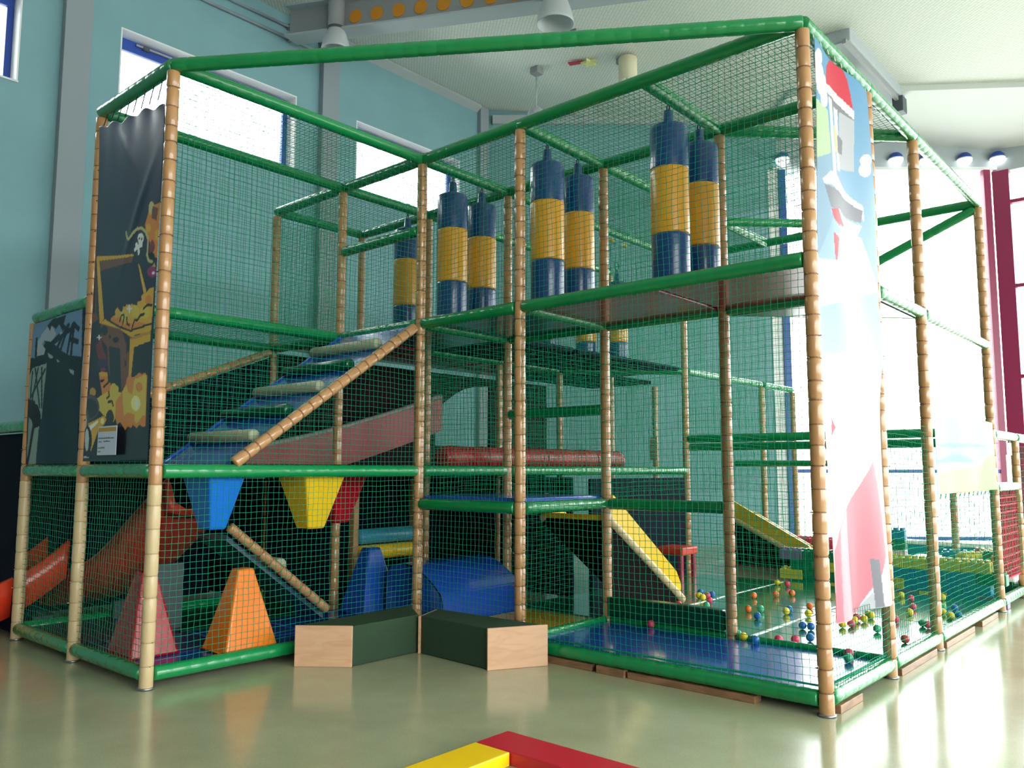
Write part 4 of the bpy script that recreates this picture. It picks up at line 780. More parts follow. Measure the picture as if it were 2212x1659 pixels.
('p',[(-1.082,2.497),(-0.993,2.539),(-0.951,2.484),(-0.855,2.365),(-0.924,2.361),(-1.021,2.389)],'red'),
('p',[(-1.004,2.555),(-1.004,2.546),(-1.008,2.54),(-1.013,2.535),(-1.02,2.534),(-1.028,2.537),(-1.035,2.542),(-1.04,2.55),(-1.043,2.559),(-1.042,2.568),(-1.039,2.575),(-1.033,2.579),(-1.026,2.58),(-1.019,2.577),(-1.012,2.572),(-1.007,2.564)],'whi'),
('p',[(-0.975,2.552),(-0.979,2.55),(-0.989,2.549),(-1.004,2.549),(-1.022,2.551),(-1.041,2.553),(-1.057,2.556),(-1.068,2.559),(-1.072,2.562),(-1.068,2.564),(-1.058,2.565),(-1.042,2.565),(-1.024,2.563),(-1.006,2.561),(-0.99,2.558),(-0.979,2.555)],'whi'),
('p',[(-0.84,2.329),(-0.845,2.314),(-0.863,2.302),(-0.892,2.296),(-0.928,2.296),(-0.964,2.302),(-0.996,2.313),(-1.018,2.328),(-1.028,2.344),(-1.022,2.359),(-1.003,2.371),(-0.973,2.377),(-0.938,2.377),(-0.901,2.371),(-0.87,2.359),(-0.849,2.345)],'pur'),
('p',[(-0.86,2.286),(-0.863,2.281),(-0.875,2.278),(-0.893,2.277),(-0.914,2.278),(-0.936,2.28),(-0.954,2.284),(-0.967,2.289),(-0.972,2.294),(-0.968,2.299),(-0.956,2.302),(-0.938,2.303),(-0.917,2.302),(-0.895,2.299),(-0.877,2.295),(-0.864,2.29)],'mag'),
('p',[(-1.258,2.193),(-1.213,2.19),(-1.203,2.113),(-1.248,2.115)],'yel'),
('p',[(-0.994,2.266),(-0.937,2.277),(-0.831,2.259),(-0.811,2.183),(-0.76,2.17),(-0.756,2.101),(-0.821,2.075),(-0.902,2.08)],'ora'),
('p',[(-0.983,2.27),(-0.843,2.264),(-0.828,2.234),(-0.956,2.238)],'yel'),
('p',[(-1.025,2.117),(-1.028,2.104),(-1.039,2.092),(-1.057,2.086),(-1.078,2.084),(-1.101,2.088),(-1.121,2.097),(-1.135,2.11),(-1.141,2.124),(-1.139,2.138),(-1.127,2.149),(-1.109,2.156),(-1.088,2.157),(-1.065,2.153),(-1.045,2.144),(-1.031,2.131)],'oly'),
('p',[(-0.993,2.065),(-0.937,2.082),(-0.824,2.105),(-0.775,2.107),(-0.752,2.159),(-0.709,2.171),(-0.616,2.131),(-0.612,2.092),(-0.546,2.084),(-0.564,1.956),(-0.684,1.865),(-0.872,1.93),(-0.958,1.974)],'lye'),
('p',[(-0.658,2.018),(-0.577,2.071),(-0.512,2.067),(-0.553,1.86),(-0.642,1.882)],'ora'),
('l',[(-0.916,2.195),(-0.951,2.203),(-0.893,2.204)],0.01,'blk'),
('l',[(-0.818,2.056),(-0.775,2.073),(-0.79,2.103)],0.01,'blk'),
('l',[(-0.792,2.025),(-0.726,2.031),(-0.699,1.996)],0.01,'blk'),
('l',[(-0.887,2.149),(-0.81,2.178)],0.01,'blk'),
('p',[(-0.488,2.142),(-0.463,2.197),(-0.411,2.208),(-0.378,2.186),(-0.307,2.195),(-0.258,2.215),(-0.206,2.197),(-0.158,2.207),(-0.12,2.182),(-0.114,1.817),(-0.167,1.814),(-0.218,1.83),(-0.266,1.808),(-0.33,1.833),(-0.358,1.811),(-0.422,1.827),(-0.461,1.798),(-0.507,1.83),(-0.564,1.86),(-0.616,1.845),(-0.658,1.921),(-0.576,2.061),(-0.557,2.089)],'ora'),
('p',[(-0.536,2.088),(-0.478,2.141),(-0.44,2.082),(-0.364,2.059),(-0.335,2.169),(-0.136,2.192),(-0.123,1.899),(-0.175,1.892),(-0.26,1.84),(-0.312,1.861),(-0.307,1.907),(-0.434,1.931),(-0.494,1.905),(-0.526,2.001)],'lye'),
('p',[(-0.187,2.103),(-0.19,2.09),(-0.202,2.078),(-0.22,2.072),(-0.243,2.07),(-0.267,2.074),(-0.287,2.084),(-0.302,2.097),(-0.308,2.111),(-0.305,2.125),(-0.293,2.137),(-0.274,2.143),(-0.251,2.145),(-0.227,2.14),(-0.207,2.131),(-0.193,2.118)],'ora'),
('p',[(-0.214,1.985),(-0.218,1.965),(-0.234,1.947),(-0.259,1.937),(-0.29,1.934),(-0.321,1.939),(-0.349,1.953),(-0.369,1.972),(-0.378,1.994),(-0.374,2.015),(-0.358,2.032),(-0.332,2.043),(-0.301,2.046),(-0.27,2.04),(-0.242,2.026),(-0.223,2.007)],'pal'),
('p',[(-0.261,1.988),(-0.261,1.973),(-0.263,1.961),(-0.268,1.952),(-0.275,1.95),(-0.282,1.953),(-0.289,1.962),(-0.294,1.975),(-0.297,1.99),(-0.298,2.005),(-0.295,2.017),(-0.29,2.025),(-0.283,2.028),(-0.276,2.025),(-0.269,2.016),(-0.264,2.003)],'whi'),
('p',[(-0.226,1.986),(-0.23,1.983),(-0.241,1.981),(-0.258,1.98),(-0.278,1.98),(-0.299,1.982),(-0.316,1.985),(-0.328,1.988),(-0.332,1.991),(-0.329,1.995),(-0.317,1.997),(-0.3,1.998),(-0.28,1.997),(-0.26,1.995),(-0.242,1.993),(-0.231,1.989)],'whi'),
('p',[(-0.944,1.993),(-0.954,1.954),(-0.991,1.921),(-1.052,1.901),(-1.126,1.896),(-1.204,1.907),(-1.273,1.933),(-1.323,1.97),(-1.344,2.012),(-1.334,2.053),(-1.294,2.086),(-1.23,2.106),(-1.154,2.11),(-1.077,2.097),(-1.01,2.07),(-0.964,2.034)],'gra'),
('p',[(-0.971,1.984),(-0.978,1.954),(-1.006,1.93),(-1.05,1.914),(-1.104,1.91),(-1.161,1.918),(-1.211,1.938),(-1.246,1.966),(-1.262,1.998),(-1.255,2.029),(-1.226,2.054),(-1.18,2.069),(-1.125,2.073),(-1.069,2.063),(-1.02,2.043),(-0.986,2.016)],'dgr'),
('p',[(-1.111,1.89),(-1.114,1.844),(-1.133,1.806),(-1.166,1.78),(-1.208,1.772),(-1.252,1.782),(-1.293,1.81),(-1.323,1.851),(-1.339,1.899),(-1.336,1.946),(-1.316,1.985),(-1.283,2.01),(-1.24,2.017),(-1.195,2.006),(-1.155,1.978),(-1.126,1.937)],'gra'),
('p',[(-1.155,1.892),(-1.156,1.855),(-1.167,1.824),(-1.189,1.804),(-1.216,1.798),(-1.245,1.806),(-1.272,1.828),(-1.293,1.86),(-1.303,1.897),(-1.303,1.935),(-1.291,1.966),(-1.269,1.986),(-1.241,1.992),(-1.212,1.983),(-1.185,1.961),(-1.165,1.929)],'pgr'),
('p',[(-1.128,1.871),(-0.961,1.902),(-0.915,1.911),(-0.859,1.922),(-0.804,1.896),(-0.829,1.86),(-0.938,1.81),(-1.042,1.649),(-1.086,1.679)],'yel'),
('p',[(-1.106,1.85),(-0.959,1.89),(-0.946,1.874),(-1.091,1.809)],'whi'),
('p',[(-0.845,1.88),(-0.846,1.871),(-0.852,1.864),(-0.862,1.859),(-0.874,1.858),(-0.887,1.86),(-0.898,1.866),(-0.906,1.874),(-0.91,1.883),(-0.908,1.892),(-0.902,1.899),(-0.892,1.904),(-0.88,1.905),(-0.868,1.903),(-0.857,1.897),(-0.849,1.889)],'pal'),
('p',[(-1.041,1.738),(-1.042,1.696),(-1.054,1.661),(-1.076,1.638),(-1.104,1.63),(-1.135,1.638),(-1.163,1.663),(-1.185,1.699),(-1.196,1.741),(-1.196,1.784),(-1.183,1.82),(-1.161,1.843),(-1.133,1.851),(-1.102,1.841),(-1.074,1.816),(-1.053,1.78)],'blk'),
('p',[(-1.092,1.739),(-1.09,1.706),(-1.095,1.677),(-1.105,1.658),(-1.119,1.652),(-1.135,1.659),(-1.15,1.678),(-1.162,1.707),(-1.169,1.741),(-1.171,1.775),(-1.166,1.804),(-1.156,1.822),(-1.142,1.829),(-1.126,1.822),(-1.111,1.802),(-1.099,1.773)],'pgr'),
('p',[(-0.673,1.903),(-0.676,1.881),(-0.689,1.863),(-0.711,1.851),(-0.737,1.847),(-0.765,1.853),(-0.79,1.866),(-0.808,1.886),(-0.817,1.909),(-0.814,1.931),(-0.8,1.949),(-0.778,1.961),(-0.751,1.964),(-0.723,1.959),(-0.699,1.945),(-0.681,1.925)],'dgr'),
('p',[(-1.166,1.608),(-1.07,1.607),(-1.069,1.597),(-1.165,1.598)],'pgr')]
SHIP=[('p',[(-2.566,2.866),(-1.372,2.832),(-1.319,2.426),(-1.69,2.48),(-1.868,2.574),(-2.164,2.637),(-2.35,2.494),(-2.508,2.52)],'sky'),
('p',[(-2.265,2.716),(-2.14,2.77),(-2.008,2.755),(-1.911,2.678),(-2.016,2.622),(-2.195,2.651),(-2.277,2.602),(-2.34,2.62)],'sgr'),
('p',[(-2.369,2.611),(-2.319,2.675),(-2.153,2.568),(-2.176,2.525),(-2.354,2.518)],'sgr'),
('p',[(-2.016,2.622),(-1.802,2.688),(-1.688,2.654),(-1.867,2.563)],'sgr'),
('p',[(-2.142,2.782),(-2.018,2.824),(-1.684,2.817),(-1.728,2.746),(-1.67,2.717),(-1.746,2.682),(-1.84,2.758),(-1.918,2.723),(-2.039,2.77),(-2.074,2.718)],'sdk'),
('p',[(-2.195,2.651),(-2.046,2.625),(-1.828,2.68),(-1.797,2.655),(-1.982,2.585),(-1.835,2.538),(-1.609,2.473),(-1.367,2.409),(-1.251,1.54),(-2.168,1.542),(-2.134,1.884),(-2.16,2.051),(-2.097,2.394),(-2.193,2.447),(-2.491,2.414),(-2.508,2.52),(-2.141,2.488),(-2.105,2.541)],'sdk'),
('l',[(-1.867,2.563),(-1.643,2.714)],0.022,'sdk'),
('l',[(-1.779,2.532),(-1.617,2.722)],0.022,'sdk'),
('l',[(-1.612,2.495),(-1.537,2.713)],0.022,'sdk'),
('l',[(-1.529,2.466),(-1.509,2.699)],0.022,'sdk'),
('l',[(-2.365,2.68),(-2.343,2.448)],0.022,'sdk'),
('l',[(-1.512,2.721),(-1.414,2.667)],0.022,'sdk'),
('l',[(-2.013,2.599),(-1.559,2.683)],0.022,'sdk'),
('l',[(-1.574,2.599),(-1.413,2.561)],0.022,'sdk'),
('p',[(-2.104,2.535),(-1.953,2.482),(-2.008,2.47),(-2.069,2.492)],'sgr'),
('p',[(-1.884,2.457),(-1.777,2.423),(-1.846,2.423)],'sgr'),
('p',[(-1.559,2.343),(-1.444,2.321),(-1.452,2.285),(-1.52,2.306)],'sgr'),
('p',[(-2.399,2.418),(-2.104,2.439),(-2.106,2.361),(-2.115,1.949),(-2.2,1.93),(-2.289,2.114),(-2.478,2.147),(-2.491,2.321)],'sli'),
('p',[(-2.418,1.973),(-2.152,1.906),(-2.181,1.531),(-2.437,1.531)],'sli'),
('l',[(-2.276,2.408),(-2.352,2.129)],0.014,'sdk'),
('l',[(-2.125,2.385),(-2.386,2.154)],0.014,'sdk'),
('l',[(-2.335,2.402),(-2.175,2.052)],0.014,'sdk'),
('l',[(-2.201,2.402),(-2.131,2.05)],0.014,'sdk'),
('l',[(-2.393,2.383),(-2.402,2.154)],0.014,'sdk'),
('l',[(-2.283,1.889),(-2.365,1.655),(-2.412,1.565)],0.03,'blk'),
('p',[(-2.515,2.184),(-2.379,2.108),(-2.223,2.077),(-2.135,1.984),(-2.134,1.884),(-2.264,1.866),(-2.353,1.947),(-2.484,1.998)],'blk')]
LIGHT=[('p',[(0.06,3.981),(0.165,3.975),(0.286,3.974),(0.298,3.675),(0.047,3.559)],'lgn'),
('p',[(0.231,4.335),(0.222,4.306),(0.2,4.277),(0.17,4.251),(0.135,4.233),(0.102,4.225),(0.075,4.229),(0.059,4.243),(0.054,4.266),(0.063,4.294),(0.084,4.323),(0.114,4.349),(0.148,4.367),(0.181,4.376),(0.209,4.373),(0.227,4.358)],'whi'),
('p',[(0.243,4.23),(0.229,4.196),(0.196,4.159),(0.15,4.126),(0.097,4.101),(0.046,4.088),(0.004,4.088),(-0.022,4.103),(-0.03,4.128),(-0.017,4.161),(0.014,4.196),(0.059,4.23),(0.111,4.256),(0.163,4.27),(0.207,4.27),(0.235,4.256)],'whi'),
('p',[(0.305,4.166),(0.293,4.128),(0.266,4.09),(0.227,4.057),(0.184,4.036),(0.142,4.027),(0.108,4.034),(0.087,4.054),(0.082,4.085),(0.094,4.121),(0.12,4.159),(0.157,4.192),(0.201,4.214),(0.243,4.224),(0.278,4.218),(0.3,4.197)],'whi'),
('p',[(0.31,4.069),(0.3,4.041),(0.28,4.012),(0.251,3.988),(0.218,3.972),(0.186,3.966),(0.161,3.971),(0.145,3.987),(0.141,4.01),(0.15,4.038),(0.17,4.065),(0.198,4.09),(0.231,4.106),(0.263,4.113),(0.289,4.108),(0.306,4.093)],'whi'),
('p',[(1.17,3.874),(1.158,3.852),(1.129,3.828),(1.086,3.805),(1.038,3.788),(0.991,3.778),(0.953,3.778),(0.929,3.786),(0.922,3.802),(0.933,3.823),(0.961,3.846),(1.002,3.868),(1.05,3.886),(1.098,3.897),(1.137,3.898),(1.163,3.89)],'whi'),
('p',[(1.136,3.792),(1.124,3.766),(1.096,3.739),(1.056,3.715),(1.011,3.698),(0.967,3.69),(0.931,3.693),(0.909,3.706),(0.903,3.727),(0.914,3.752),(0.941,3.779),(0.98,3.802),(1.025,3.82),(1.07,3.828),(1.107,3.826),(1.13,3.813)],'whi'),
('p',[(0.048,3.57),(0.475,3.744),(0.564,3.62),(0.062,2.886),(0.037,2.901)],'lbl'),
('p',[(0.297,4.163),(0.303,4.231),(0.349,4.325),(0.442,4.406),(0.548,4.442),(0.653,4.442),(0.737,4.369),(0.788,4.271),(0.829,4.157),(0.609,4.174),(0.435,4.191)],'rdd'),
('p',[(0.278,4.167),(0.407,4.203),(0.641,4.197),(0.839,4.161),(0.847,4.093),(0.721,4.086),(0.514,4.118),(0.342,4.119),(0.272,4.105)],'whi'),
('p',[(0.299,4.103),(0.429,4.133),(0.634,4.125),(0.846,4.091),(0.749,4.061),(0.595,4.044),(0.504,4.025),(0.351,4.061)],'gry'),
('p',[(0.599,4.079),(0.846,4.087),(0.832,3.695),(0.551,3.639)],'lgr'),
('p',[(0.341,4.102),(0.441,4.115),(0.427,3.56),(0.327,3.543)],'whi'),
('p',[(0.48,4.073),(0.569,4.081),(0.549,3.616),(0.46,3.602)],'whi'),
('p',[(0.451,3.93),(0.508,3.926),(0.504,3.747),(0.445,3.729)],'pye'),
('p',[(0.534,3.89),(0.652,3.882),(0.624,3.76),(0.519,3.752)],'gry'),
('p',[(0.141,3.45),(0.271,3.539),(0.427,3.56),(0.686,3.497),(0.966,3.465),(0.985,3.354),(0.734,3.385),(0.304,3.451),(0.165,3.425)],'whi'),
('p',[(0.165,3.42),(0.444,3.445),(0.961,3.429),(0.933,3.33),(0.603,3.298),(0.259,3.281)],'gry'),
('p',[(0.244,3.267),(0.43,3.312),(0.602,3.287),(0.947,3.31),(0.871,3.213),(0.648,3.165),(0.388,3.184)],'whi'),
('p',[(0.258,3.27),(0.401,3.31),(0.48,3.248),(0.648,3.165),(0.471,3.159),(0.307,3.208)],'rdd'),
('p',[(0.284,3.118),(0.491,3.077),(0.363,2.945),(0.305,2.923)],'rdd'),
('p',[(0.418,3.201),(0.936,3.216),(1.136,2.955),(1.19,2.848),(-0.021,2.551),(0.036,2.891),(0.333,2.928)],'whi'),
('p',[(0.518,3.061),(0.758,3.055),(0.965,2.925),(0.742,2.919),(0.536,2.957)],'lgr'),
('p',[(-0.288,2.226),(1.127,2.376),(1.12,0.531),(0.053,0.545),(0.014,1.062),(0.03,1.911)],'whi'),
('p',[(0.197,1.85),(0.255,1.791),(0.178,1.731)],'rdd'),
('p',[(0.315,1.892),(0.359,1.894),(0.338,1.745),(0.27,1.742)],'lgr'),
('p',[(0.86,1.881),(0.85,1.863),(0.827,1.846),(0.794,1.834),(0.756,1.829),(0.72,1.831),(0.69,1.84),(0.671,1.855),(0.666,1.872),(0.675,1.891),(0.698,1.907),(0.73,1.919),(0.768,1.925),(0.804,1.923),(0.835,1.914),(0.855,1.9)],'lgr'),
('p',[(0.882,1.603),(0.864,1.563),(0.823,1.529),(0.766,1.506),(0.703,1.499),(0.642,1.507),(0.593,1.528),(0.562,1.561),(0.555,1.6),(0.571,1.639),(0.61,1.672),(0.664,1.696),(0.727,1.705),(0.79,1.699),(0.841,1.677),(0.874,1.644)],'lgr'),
('p',[(0.907,1.575),(0.959,1.421),(1.013,1.17),(1.022,0.902),(0.916,0.761),(0.629,0.555),(0.058,0.554),(0.086,0.99),(0.193,1.119),(0.402,1.258),(0.636,1.388)],'rdd_glare'),
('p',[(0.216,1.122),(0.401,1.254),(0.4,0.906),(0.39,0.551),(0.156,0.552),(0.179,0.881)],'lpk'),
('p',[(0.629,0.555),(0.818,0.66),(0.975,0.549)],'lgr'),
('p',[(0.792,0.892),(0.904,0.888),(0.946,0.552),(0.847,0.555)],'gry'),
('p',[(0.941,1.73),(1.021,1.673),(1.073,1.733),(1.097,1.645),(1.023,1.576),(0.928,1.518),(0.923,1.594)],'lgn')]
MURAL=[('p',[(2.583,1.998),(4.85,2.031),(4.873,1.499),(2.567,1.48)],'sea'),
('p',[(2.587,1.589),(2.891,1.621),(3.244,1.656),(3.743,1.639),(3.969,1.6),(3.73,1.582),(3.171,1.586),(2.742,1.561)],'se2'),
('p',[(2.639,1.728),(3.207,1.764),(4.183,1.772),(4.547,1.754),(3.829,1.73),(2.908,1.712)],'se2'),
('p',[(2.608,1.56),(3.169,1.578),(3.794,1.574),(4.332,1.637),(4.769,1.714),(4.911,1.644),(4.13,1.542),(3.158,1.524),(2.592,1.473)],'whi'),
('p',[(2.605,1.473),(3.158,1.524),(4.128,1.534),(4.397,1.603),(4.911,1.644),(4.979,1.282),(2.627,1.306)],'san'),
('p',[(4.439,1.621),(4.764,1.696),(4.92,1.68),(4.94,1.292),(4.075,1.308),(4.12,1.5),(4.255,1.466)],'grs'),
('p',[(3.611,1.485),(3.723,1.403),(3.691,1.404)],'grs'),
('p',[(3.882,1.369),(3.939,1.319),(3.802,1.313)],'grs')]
BALLS=[('yellow',0.962,2.047,0.149),
('pink',1.767,1.173,0.154),
('orange',1.515,2.086,0.149),
('red',1.39,2.312,0.149),
('yellow',1.258,2.979,0.149),
('blue',1.154,3.203,0.149),
('yellow',1.351,2.888,0.149),
('mint green',1.629,2.449,0.149),
('pink',1.326,3.039,0.149),
('red',1.875,2.023,0.149),
('pink',1.512,2.739,0.149),
('blue',1.332,3.134,0.149),
('mint green',2.538,1.284,0.149),
('yellow',2.615,1.226,0.149),
('orange',2.043,2.521,0.149),
('orange',1.703,3.376,0.149),
('blue',2.75,1.15,0.154),
('blue',2.279,2.216,0.149),
('mint green',2.135,2.603,0.149),
('orange',1.841,3.634,0.149),
('yellow',1.463,4.542,0.149),
('pink',2.877,1.311,0.149),
('yellow',2.377,2.642,0.149),
('pink',1.605,4.507,0.149),
('blue',2.357,2.766,0.149),
('orange',1.947,3.82,0.149),
('pink',2.978,1.401,0.149),
('blue',2.788,2.025,0.149),
('yellow',2.588,2.658,0.149),
('orange',2.432,3.09,0.149),
('blue',3.039,1.553,0.149),
('blue',2.859,2.03,0.149),
('yellow',3.027,2.325,0.149),
('mint green',3.543,0.988,0.154),
('pink',3.487,1.159,0.154),
('pink',3.078,2.4,0.149),
('yellow',3.045,2.581,0.149),
('pink',3.003,2.764,0.149),
('yellow',3.087,2.712,0.149),
('yellow',3.026,3.015,0.149),
('yellow',3.071,2.955,0.149),
('mint green',3.328,2.308,0.149),
('pink',3.301,2.902,0.149),
('yellow',2.897,4.488,0.149),
('yellow',3.289,3.386,0.149),
('pink',3.044,4.315,0.149),
('pink',3.217,3.753,0.149),
('red',3.64,2.001,0.149),
('mint green',3.547,2.847,0.149),
('pink',3.604,2.805,0.149),
('yellow',3.279,4.61,0.149),
('mint green',3.458,3.894,0.149),
('yellow',3.53,3.6,0.149),
('blue',3.613,3.505,0.149),
('blue',3.552,3.94,0.149),
('blue',3.678,3.537,0.149),
('yellow',3.64,3.426,0.149),
('yellow',-0.295,3.671,4.54),
('yellow',-0.316,4.013,4.54),
('pink',-0.029,3.786,4.54),
('mint green',0.027,3.579,4.54)]

# ------------------------------------------------------------------ banners
PAL = {'yel': (226, 176, 48), 'ora': (224, 140, 58), 'bro': (124, 76, 62), 'dar': (30, 38, 52), 'whi': (240, 240, 238), 'gra': (86, 80, 86), 'mag': (150, 40, 110), 'red': (128, 52, 66), 'bei': (200, 190, 130), 'blk': (12, 14, 20), 'lye': (222, 196, 76),
       'oly': (196, 146, 54), 'pal': (250, 236, 150), 'pur': (60, 44, 84), 'dgr': (46, 44, 50), 'pgr': (196, 204, 208), 'sky': (110, 142, 178), 'sgr': (168, 180, 192), 'sdk': (24, 44, 56), 'sli': (140, 158, 152),
       'lgn': (206, 226, 190), 'lbl': (160, 190, 212), 'rdd': (226, 60, 84), 'gry': (150, 150, 160), 'lgr': (206, 206, 212), 'pye': (240, 230, 160), 'lpk': (248, 190, 200), 'sea': (196, 240, 236), 'se2': (170, 230, 222), 'san': (250, 244, 184), 'grs': (196, 230, 170), 'rdd_glare': (240, 146, 162)}  # lower lighthouse red and mural tones are paled to carry glare
def night_sheen(a, z):  # dark print base; window sheen put in as the lighter top
    k = np.clip((z - 1.5) / 2.8, 0, 1)[..., None]; return np.array(srgb(20, 25, 36)[:3]) * (1 - k) + np.array(srgb(50, 56, 86)[:3]) * k
def ship_bg(a, z): return np.zeros(a.shape + (3,)) + np.array(srgb(24, 44, 56)[:3])
def day(a, z):
    k = np.clip((z - 0.5) / 3.9, 0, 1)[..., None]; return np.array(srgb(236, 240, 242)[:3]) * (1 - k) + np.array(srgb(118, 176, 214)[:3]) * k
def warp_p(a, z):
    f = (a + 1.20) / 1.14; k = np.clip((z - 1.57) / (4.36 - 1.57), 0, 1); top = k ** 14
    zt = -0.03 - 0.12 * f + 0.014 * np.sin(f * 27 + 0.6) + 0.010 * np.sin(f * 11)
    off = top * (0.005 * np.sin(f * 27 + 1.4) + 0.008) + 0.008 * np.sin(f * 4 + z * 1.6) + 0.010 * np.exp(-((f - 0.62 - 0.5 * (z - 3.3)) / 0.05) ** 2) * np.exp(-((z - 3.45) / 0.3) ** 2) + 0.006 * np.exp(-((f - 0.5 + 0.6 * (z - 4.0)) / 0.06) ** 2) * np.exp(-((z - 4.0) / 0.2) ** 2)
    return -off, z + top * zt
def warp_s(a, z): return 0.008 * np.sin(a * 6 + z * 3), z
def warp_l(a, z):
    f = np.clip((a - 0.09) / 1.1, 0, 1); k = np.clip((z - 0.55) / 3.87, 0, 1)
    return 0.02 * np.sin(a * 7 + z * 1.7) + 0.03 * (1 - k) ** 2 * np.sin(f * 9) + 0.03 * np.exp(-((z - 2.4) / 0.25) ** 2) * f, z
def banner(label, name, me, mm, ties, rope):
    t = thing(name, label, 'banner', (0, 0, 0)); o = link('sheet', me, mm, t)
    sd = o.modifiers.new('thickness', 'SOLIDIFY'); sd.thickness = 0.003
    for p, q in ties: ribbon_tube('tie', [p, ((p[0] + q[0]) / 2, (p[1] + q[1]) / 2, (p[2] + q[2]) / 2 - 0.004), q], 0.004, rope, t, 5)
    return t
me = paint_mesh('pirate', (-1.18, 1.57), (-0.06, 4.36), night_sheen, PIRATE, PAL, 0.0075, warp_p, 'Y', -2.53)
zs = [1.9 + 0.26 * k for k in range(9)]
banner('tall dark banner printed with treasure chest, gold and skull hat, left corner tower', 'printed_banner', me, art_mat('pirate_print', 0.32, 0.0, 0.12, 0.35), [((-1.20, -2.53, z), (-1.215, -2.52, z + 0.01)) for z in zs] + [((-0.06, -2.53, z), (-0.04, -2.52, z)) for z in zs] + [((-1.15 + 0.14 * k, -2.53, 4.33 - 0.008 * k), (-1.15 + 0.14 * k, -2.5, 4.45)) for k in range(8)], BLACK)
me = paint_mesh('ship', (-2.46, 1.55), (-1.30, 2.83), ship_bg, SHIP, PAL, 0.008, warp_s, 'Y', -2.53)
banner('lower dark blue banner printed with a sailing ship left of the treasure banner', 'printed_banner', me, art_mat('ship_print', 0.5, 0.0, 0.0, 0.25), [((-2.4 + 0.15 * k, -2.53, 1.555), (-2.4 + 0.15 * k, -2.54, 1.53)) for k in range(8)] + [((-2.46, -2.53, 1.7 + 0.2 * k), (-2.475, -2.52, 1.7 + 0.2 * k)) for k in range(6)], BLACK)
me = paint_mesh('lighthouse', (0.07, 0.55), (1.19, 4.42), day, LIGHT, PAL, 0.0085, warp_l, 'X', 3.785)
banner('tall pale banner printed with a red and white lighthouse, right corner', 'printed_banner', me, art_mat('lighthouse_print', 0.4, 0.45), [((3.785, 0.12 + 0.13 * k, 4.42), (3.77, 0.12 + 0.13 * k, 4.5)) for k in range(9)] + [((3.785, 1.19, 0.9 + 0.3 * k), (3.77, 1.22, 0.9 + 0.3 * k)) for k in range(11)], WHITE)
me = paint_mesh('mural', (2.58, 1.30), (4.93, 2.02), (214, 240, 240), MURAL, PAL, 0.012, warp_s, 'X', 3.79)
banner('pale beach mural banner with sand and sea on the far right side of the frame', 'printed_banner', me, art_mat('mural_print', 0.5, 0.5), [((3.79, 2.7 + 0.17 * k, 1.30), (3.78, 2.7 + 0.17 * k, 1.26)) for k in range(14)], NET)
# paper notice on the treasure banner
t = thing('paper_notice', 'small white laminated notice with an orange header on the treasure banner', 'notice', (-0.68, -2.562, 1.72))
box('sheet', (-0.165, -0.0015, -0.105), (0.165, 0.0015, 0.115), mat('paper', (206, 212, 232), 0.35), t); box('header', (-0.155, -0.0028, 0.073), (0.155, -0.0012, 0.104), mat('header_orange', (206, 146, 40), 0.4), t)
rnd = random.Random(4); INK = mat('ink', (84, 88, 108), 0.6)
def scribble(nm, x0, x1, z, h, m):
    v, f = [], []; x = x0
    while x < x1:
        w = rnd.uniform(0.006, 0.013); hh = h * (1.5 if rnd.random() < 0.25 else 1.0); b = len(v)
        v += [(x, -0.0022, z), (min(x + w, x1), -0.0022, z), (min(x + w, x1), -0.0022, z + hh), (x, -0.0022, z + hh)]; f.append((b, b + 1, b + 2, b + 3)); x += w + 0.0025
    o = link(nm, mesh(nm, v, f), m, t); return o
scribble('text_line', -0.15, 0.125, 0.018, 0.009, INK); scribble('text_line', -0.15, -0.09, -0.008, 0.008, INK); scribble('text_line', -0.055, 0.06, -0.006, 0.009, INK); scribble('text_line', -0.15, -0.03, -0.055, 0.009, INK); scribble('text_line', -0.15, -0.10, -0.083, 0.007, INK)
scribble('logo', 0.03, 0.07, 0.084, 0.008, BLACK); scribble('logo', 0.10, 0.14, 0.084, 0.009, BLACK)

# ------------------------------------------------------------------ balls
BR = 0.034
ball_me = {}
def ball_mesh():
    bm = bmesh.new(); bmesh.ops.create_uvsphere(bm, u_segments=20, v_segments=14, radius=BR)
    for v in bm.verts:
        if abs(v.co.z) < 0.004: v.co.x *= 1.012; v.co.y *= 1.012
    me = bpy.data.meshes.new('ball'); bm.to_mesh(me); bm.free(); me.polygons.foreach_set('use_smooth', [True] * len(me.polygons)); return me
BCOL = {'yellow': mat('ball_yellow', (236, 206, 40), 0.35), 'orange': mat('ball_orange', (236, 112, 44), 0.35), 'blue': mat('ball_blue', (24, 96, 176), 0.35), 'pink': mat('ball_pink', (220, 60, 104), 0.35), 'mint green': mat('ball_mint', (70, 180, 130), 0.35), 'red': mat('ball_red', (206, 50, 60), 0.35)}
def ordinal(k): return ['first', 'second', 'third', 'fourth', 'fifth', 'sixth', 'seventh', 'eighth', 'ninth', 'tenth', 'eleventh', 'twelfth', 'thirteenth', 'fourteenth', 'fifteenth', 'sixteenth', 'seventeenth', 'eighteenth'][k]
cnt = {}
for c, x, y, z in BALLS: cnt[(c, z > 4)] = cnt.get((c, z > 4), 0) + 1
seen = {}
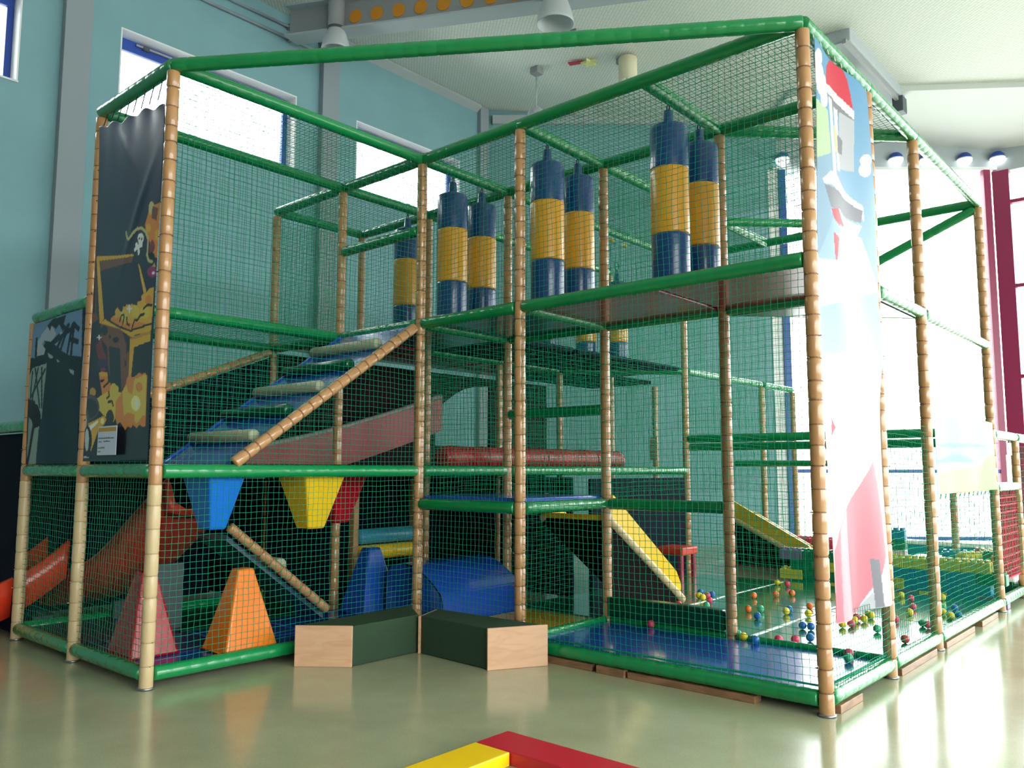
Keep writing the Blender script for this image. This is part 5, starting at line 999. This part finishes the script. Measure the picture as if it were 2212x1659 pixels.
for c, x, y, z in BALLS:      # listed from left to right as they are seen
    k = seen.get((c, z > 4), 0); seen[(c, z > 4)] = k + 1
    where = 'caught in the roof net' if z > 4 else 'on the court floor'
    if c not in ball_me: ball_me[c] = ball_mesh(); ball_me[c].materials.append(BCOL[c])
    o = link('play_ball', ball_me[c]); o.location = (x, y, z); o.rotation_euler = (x * 9 % 3, y * 7 % 3, 0)
    n = cnt[(c, z > 4)]; pos = 'the only one of its colour there' if n == 1 else 'leftmost of its colour' if k == 0 else ('rightmost of its colour' if k == n - 1 else ordinal(k) + ' of its colour from the left')
    tag(o, '%s play ball %s, %s' % (c, where, pos), 'ball', 'loose play balls')


# ------------------------------------------------------------------ big foam bricks
bw, bh, bd_ = 0.30, 0.15, 0.15
def brick_me(w=bw):
    bm = bmesh.new(); bmesh.ops.create_cube(bm, size=1.0)
    for v in bm.verts: v.co = Vector((v.co.x * (w - 0.004), v.co.y * (bd_ - 0.004), v.co.z * (bh - 0.03) + (bh - 0.03) / 2))
    bmesh.ops.bevel(bm, geom=bm.edges[:], offset=0.006, segments=1, affect='EDGES')
    for k in range(4 if w > 0.2 else 2):
        for s in (-1, 1):
            r = bmesh.ops.create_cone(bm, cap_ends=True, segments=10, radius1=0.024, radius2=0.024, depth=0.028)
            for v in r['verts']: v.co += Vector(((k + 0.5) * w / (4 if w > 0.2 else 2) - w / 2, s * bd_ / 4, bh - 0.03 + 0.013))
    me = bpy.data.meshes.new('toy_brick'); bm.to_mesh(me); bm.free(); return me
BM = {'dark green': mat('brick_green', (0, 120, 84), 0.35), 'olive yellow': mat('brick_yellow', (214, 204, 70), 0.35), 'purple': mat('brick_purple', (120, 104, 150), 0.35), 'teal blue': mat('brick_blue', (20, 130, 180), 0.35), 'pink red': mat('brick_pink', (214, 40, 92), 0.35), 'orange': mat('brick_orange', (238, 150, 40), 0.35), 'pale pink': mat('brick_pale', (226, 190, 206), 0.35)}
BME = {c: brick_me() for c in BM}
for c in BM: BME[c].materials.append(BM[c])
def brick(c, x, y, z, rot, label, group):
    o = link('toy_brick', BME[c]); o.location = (x, y, z); o.rotation_euler = (0, 0, rot); tag(o, label, 'toy brick', group)
rowsn = ['bottom', 'second', 'third', 'top']
rnd = random.Random(11)
LOWW = ['dark green,olive yellow,olive yellow,dark green,purple,olive yellow,teal blue,purple', 'olive yellow,dark green,dark green,purple,olive yellow,teal blue,teal blue,teal blue', 'dark green,olive yellow,olive yellow,purple,teal blue,teal blue,teal blue,dark green', 'purple,dark green,dark green,purple,olive yellow,olive yellow,olive yellow,olive yellow']
for r, row in enumerate(LOWW):
    for k, c in enumerate(row.split(',')):
        brick(c, 1.52 + 0.302 * k - (0.15 if r % 2 else 0), 5.25, 0.0 + bh * r * 0.81, 0, '%s brick, %s from left, %s row of the low brick wall' % (c, ordinal(k), rowsn[r]), 'bricks of the low wall behind the ball court')
for r, c in enumerate(('olive yellow', 'teal blue', 'pale pink', 'dark green', 'teal blue')):
    brick(c, 2.46, 5.75, bh * r * 0.81 + 0.16, 0.1, '%s brick, %s from the bottom in the free standing brick column' % (c, ordinal(r)), 'bricks of the free standing column')
t = thing('column_plinth', 'low pale plinth under the free standing brick column', 'plinth', (2.46, 5.75, 0)); box('body', (-0.2, -0.12, 0), (0.2, 0.12, 0.155), WVINYL, t, 0.01)
for r in range(4):
    for k in range(6):
        c = 'dark green' if (r in (1, 2) and k in (3, 4)) else 'pink red'
        brick(c, -0.35 + 0.302 * k + (0.15 if r % 2 else 0), 7.2, 0.0 + bh * r * 0.81, 0, '%s brick, %s from left, %s row of the far pink brick wall' % (c, ordinal(k), rowsn[r]), 'bricks of the far pink wall')
# loose bricks on the right
for k, (c, x, y, z, ro) in enumerate((('orange', 3.55, 6.9, 0.36, 0.5), ('olive yellow', 3.2, 6.2, 0.36, 1.1), ('teal blue', 3.0, 6.4, 0.36, 0.2), ('dark green', 3.45, 6.45, 0.36, -0.4), ('olive yellow', 3.3, 6.75, 0.36, 2.0), ('orange', 3.58, 6.3, 0.36, 0.9), ('pink red', 3.25, 6.95, 0.36, 0.3))):
    names = ['rearmost orange', 'front yellow', 'teal', 'green', 'rear yellow', 'front orange', 'pink red']
    brick(c, x, y, z, ro, '%s loose foam brick lying in the bright play pen at the far right' % names[k], 'loose bricks in the pen')
t = thing('pen_platform', 'white padded play pen platform beyond the frame on the far right', 'platform', (3.1, 6.6, 0)); box('top_pad', (-0.75, -0.6, 0.2), (0.62, 0.6, 0.355), WVINYL, t, 0.02); box('base', (-0.7, -0.55, 0.0), (0.58, 0.55, 0.2), DGREEN, t, 0.01)
t = thing('pen_wall', 'low teal padded pen wall below the glass', 'padded wall', (2.9, 8.2, 0)); box('pad', (-1.6, -0.1, 0), (1.6, 0.1, 0.42), mat('teal_vinyl', (0, 140, 160), 0.4), t, 0.03); box('cap', (-1.6, -0.12, 0.40), (1.6, 0.12, 0.46), WVINYL, t, 0.02)

t = thing('paper_notice', 'white torn notice fixed to the net of the play pen at the far right', 'notice', (3.80, 5.55, 1.58)); box('sheet', (-0.002, -0.10, -0.22), (0.002, 0.16, 0.10), WVINYL, t); box('flap', (-0.003, 0.06, 0.10), (0.003, 0.22, 0.24), WVINYL, t)
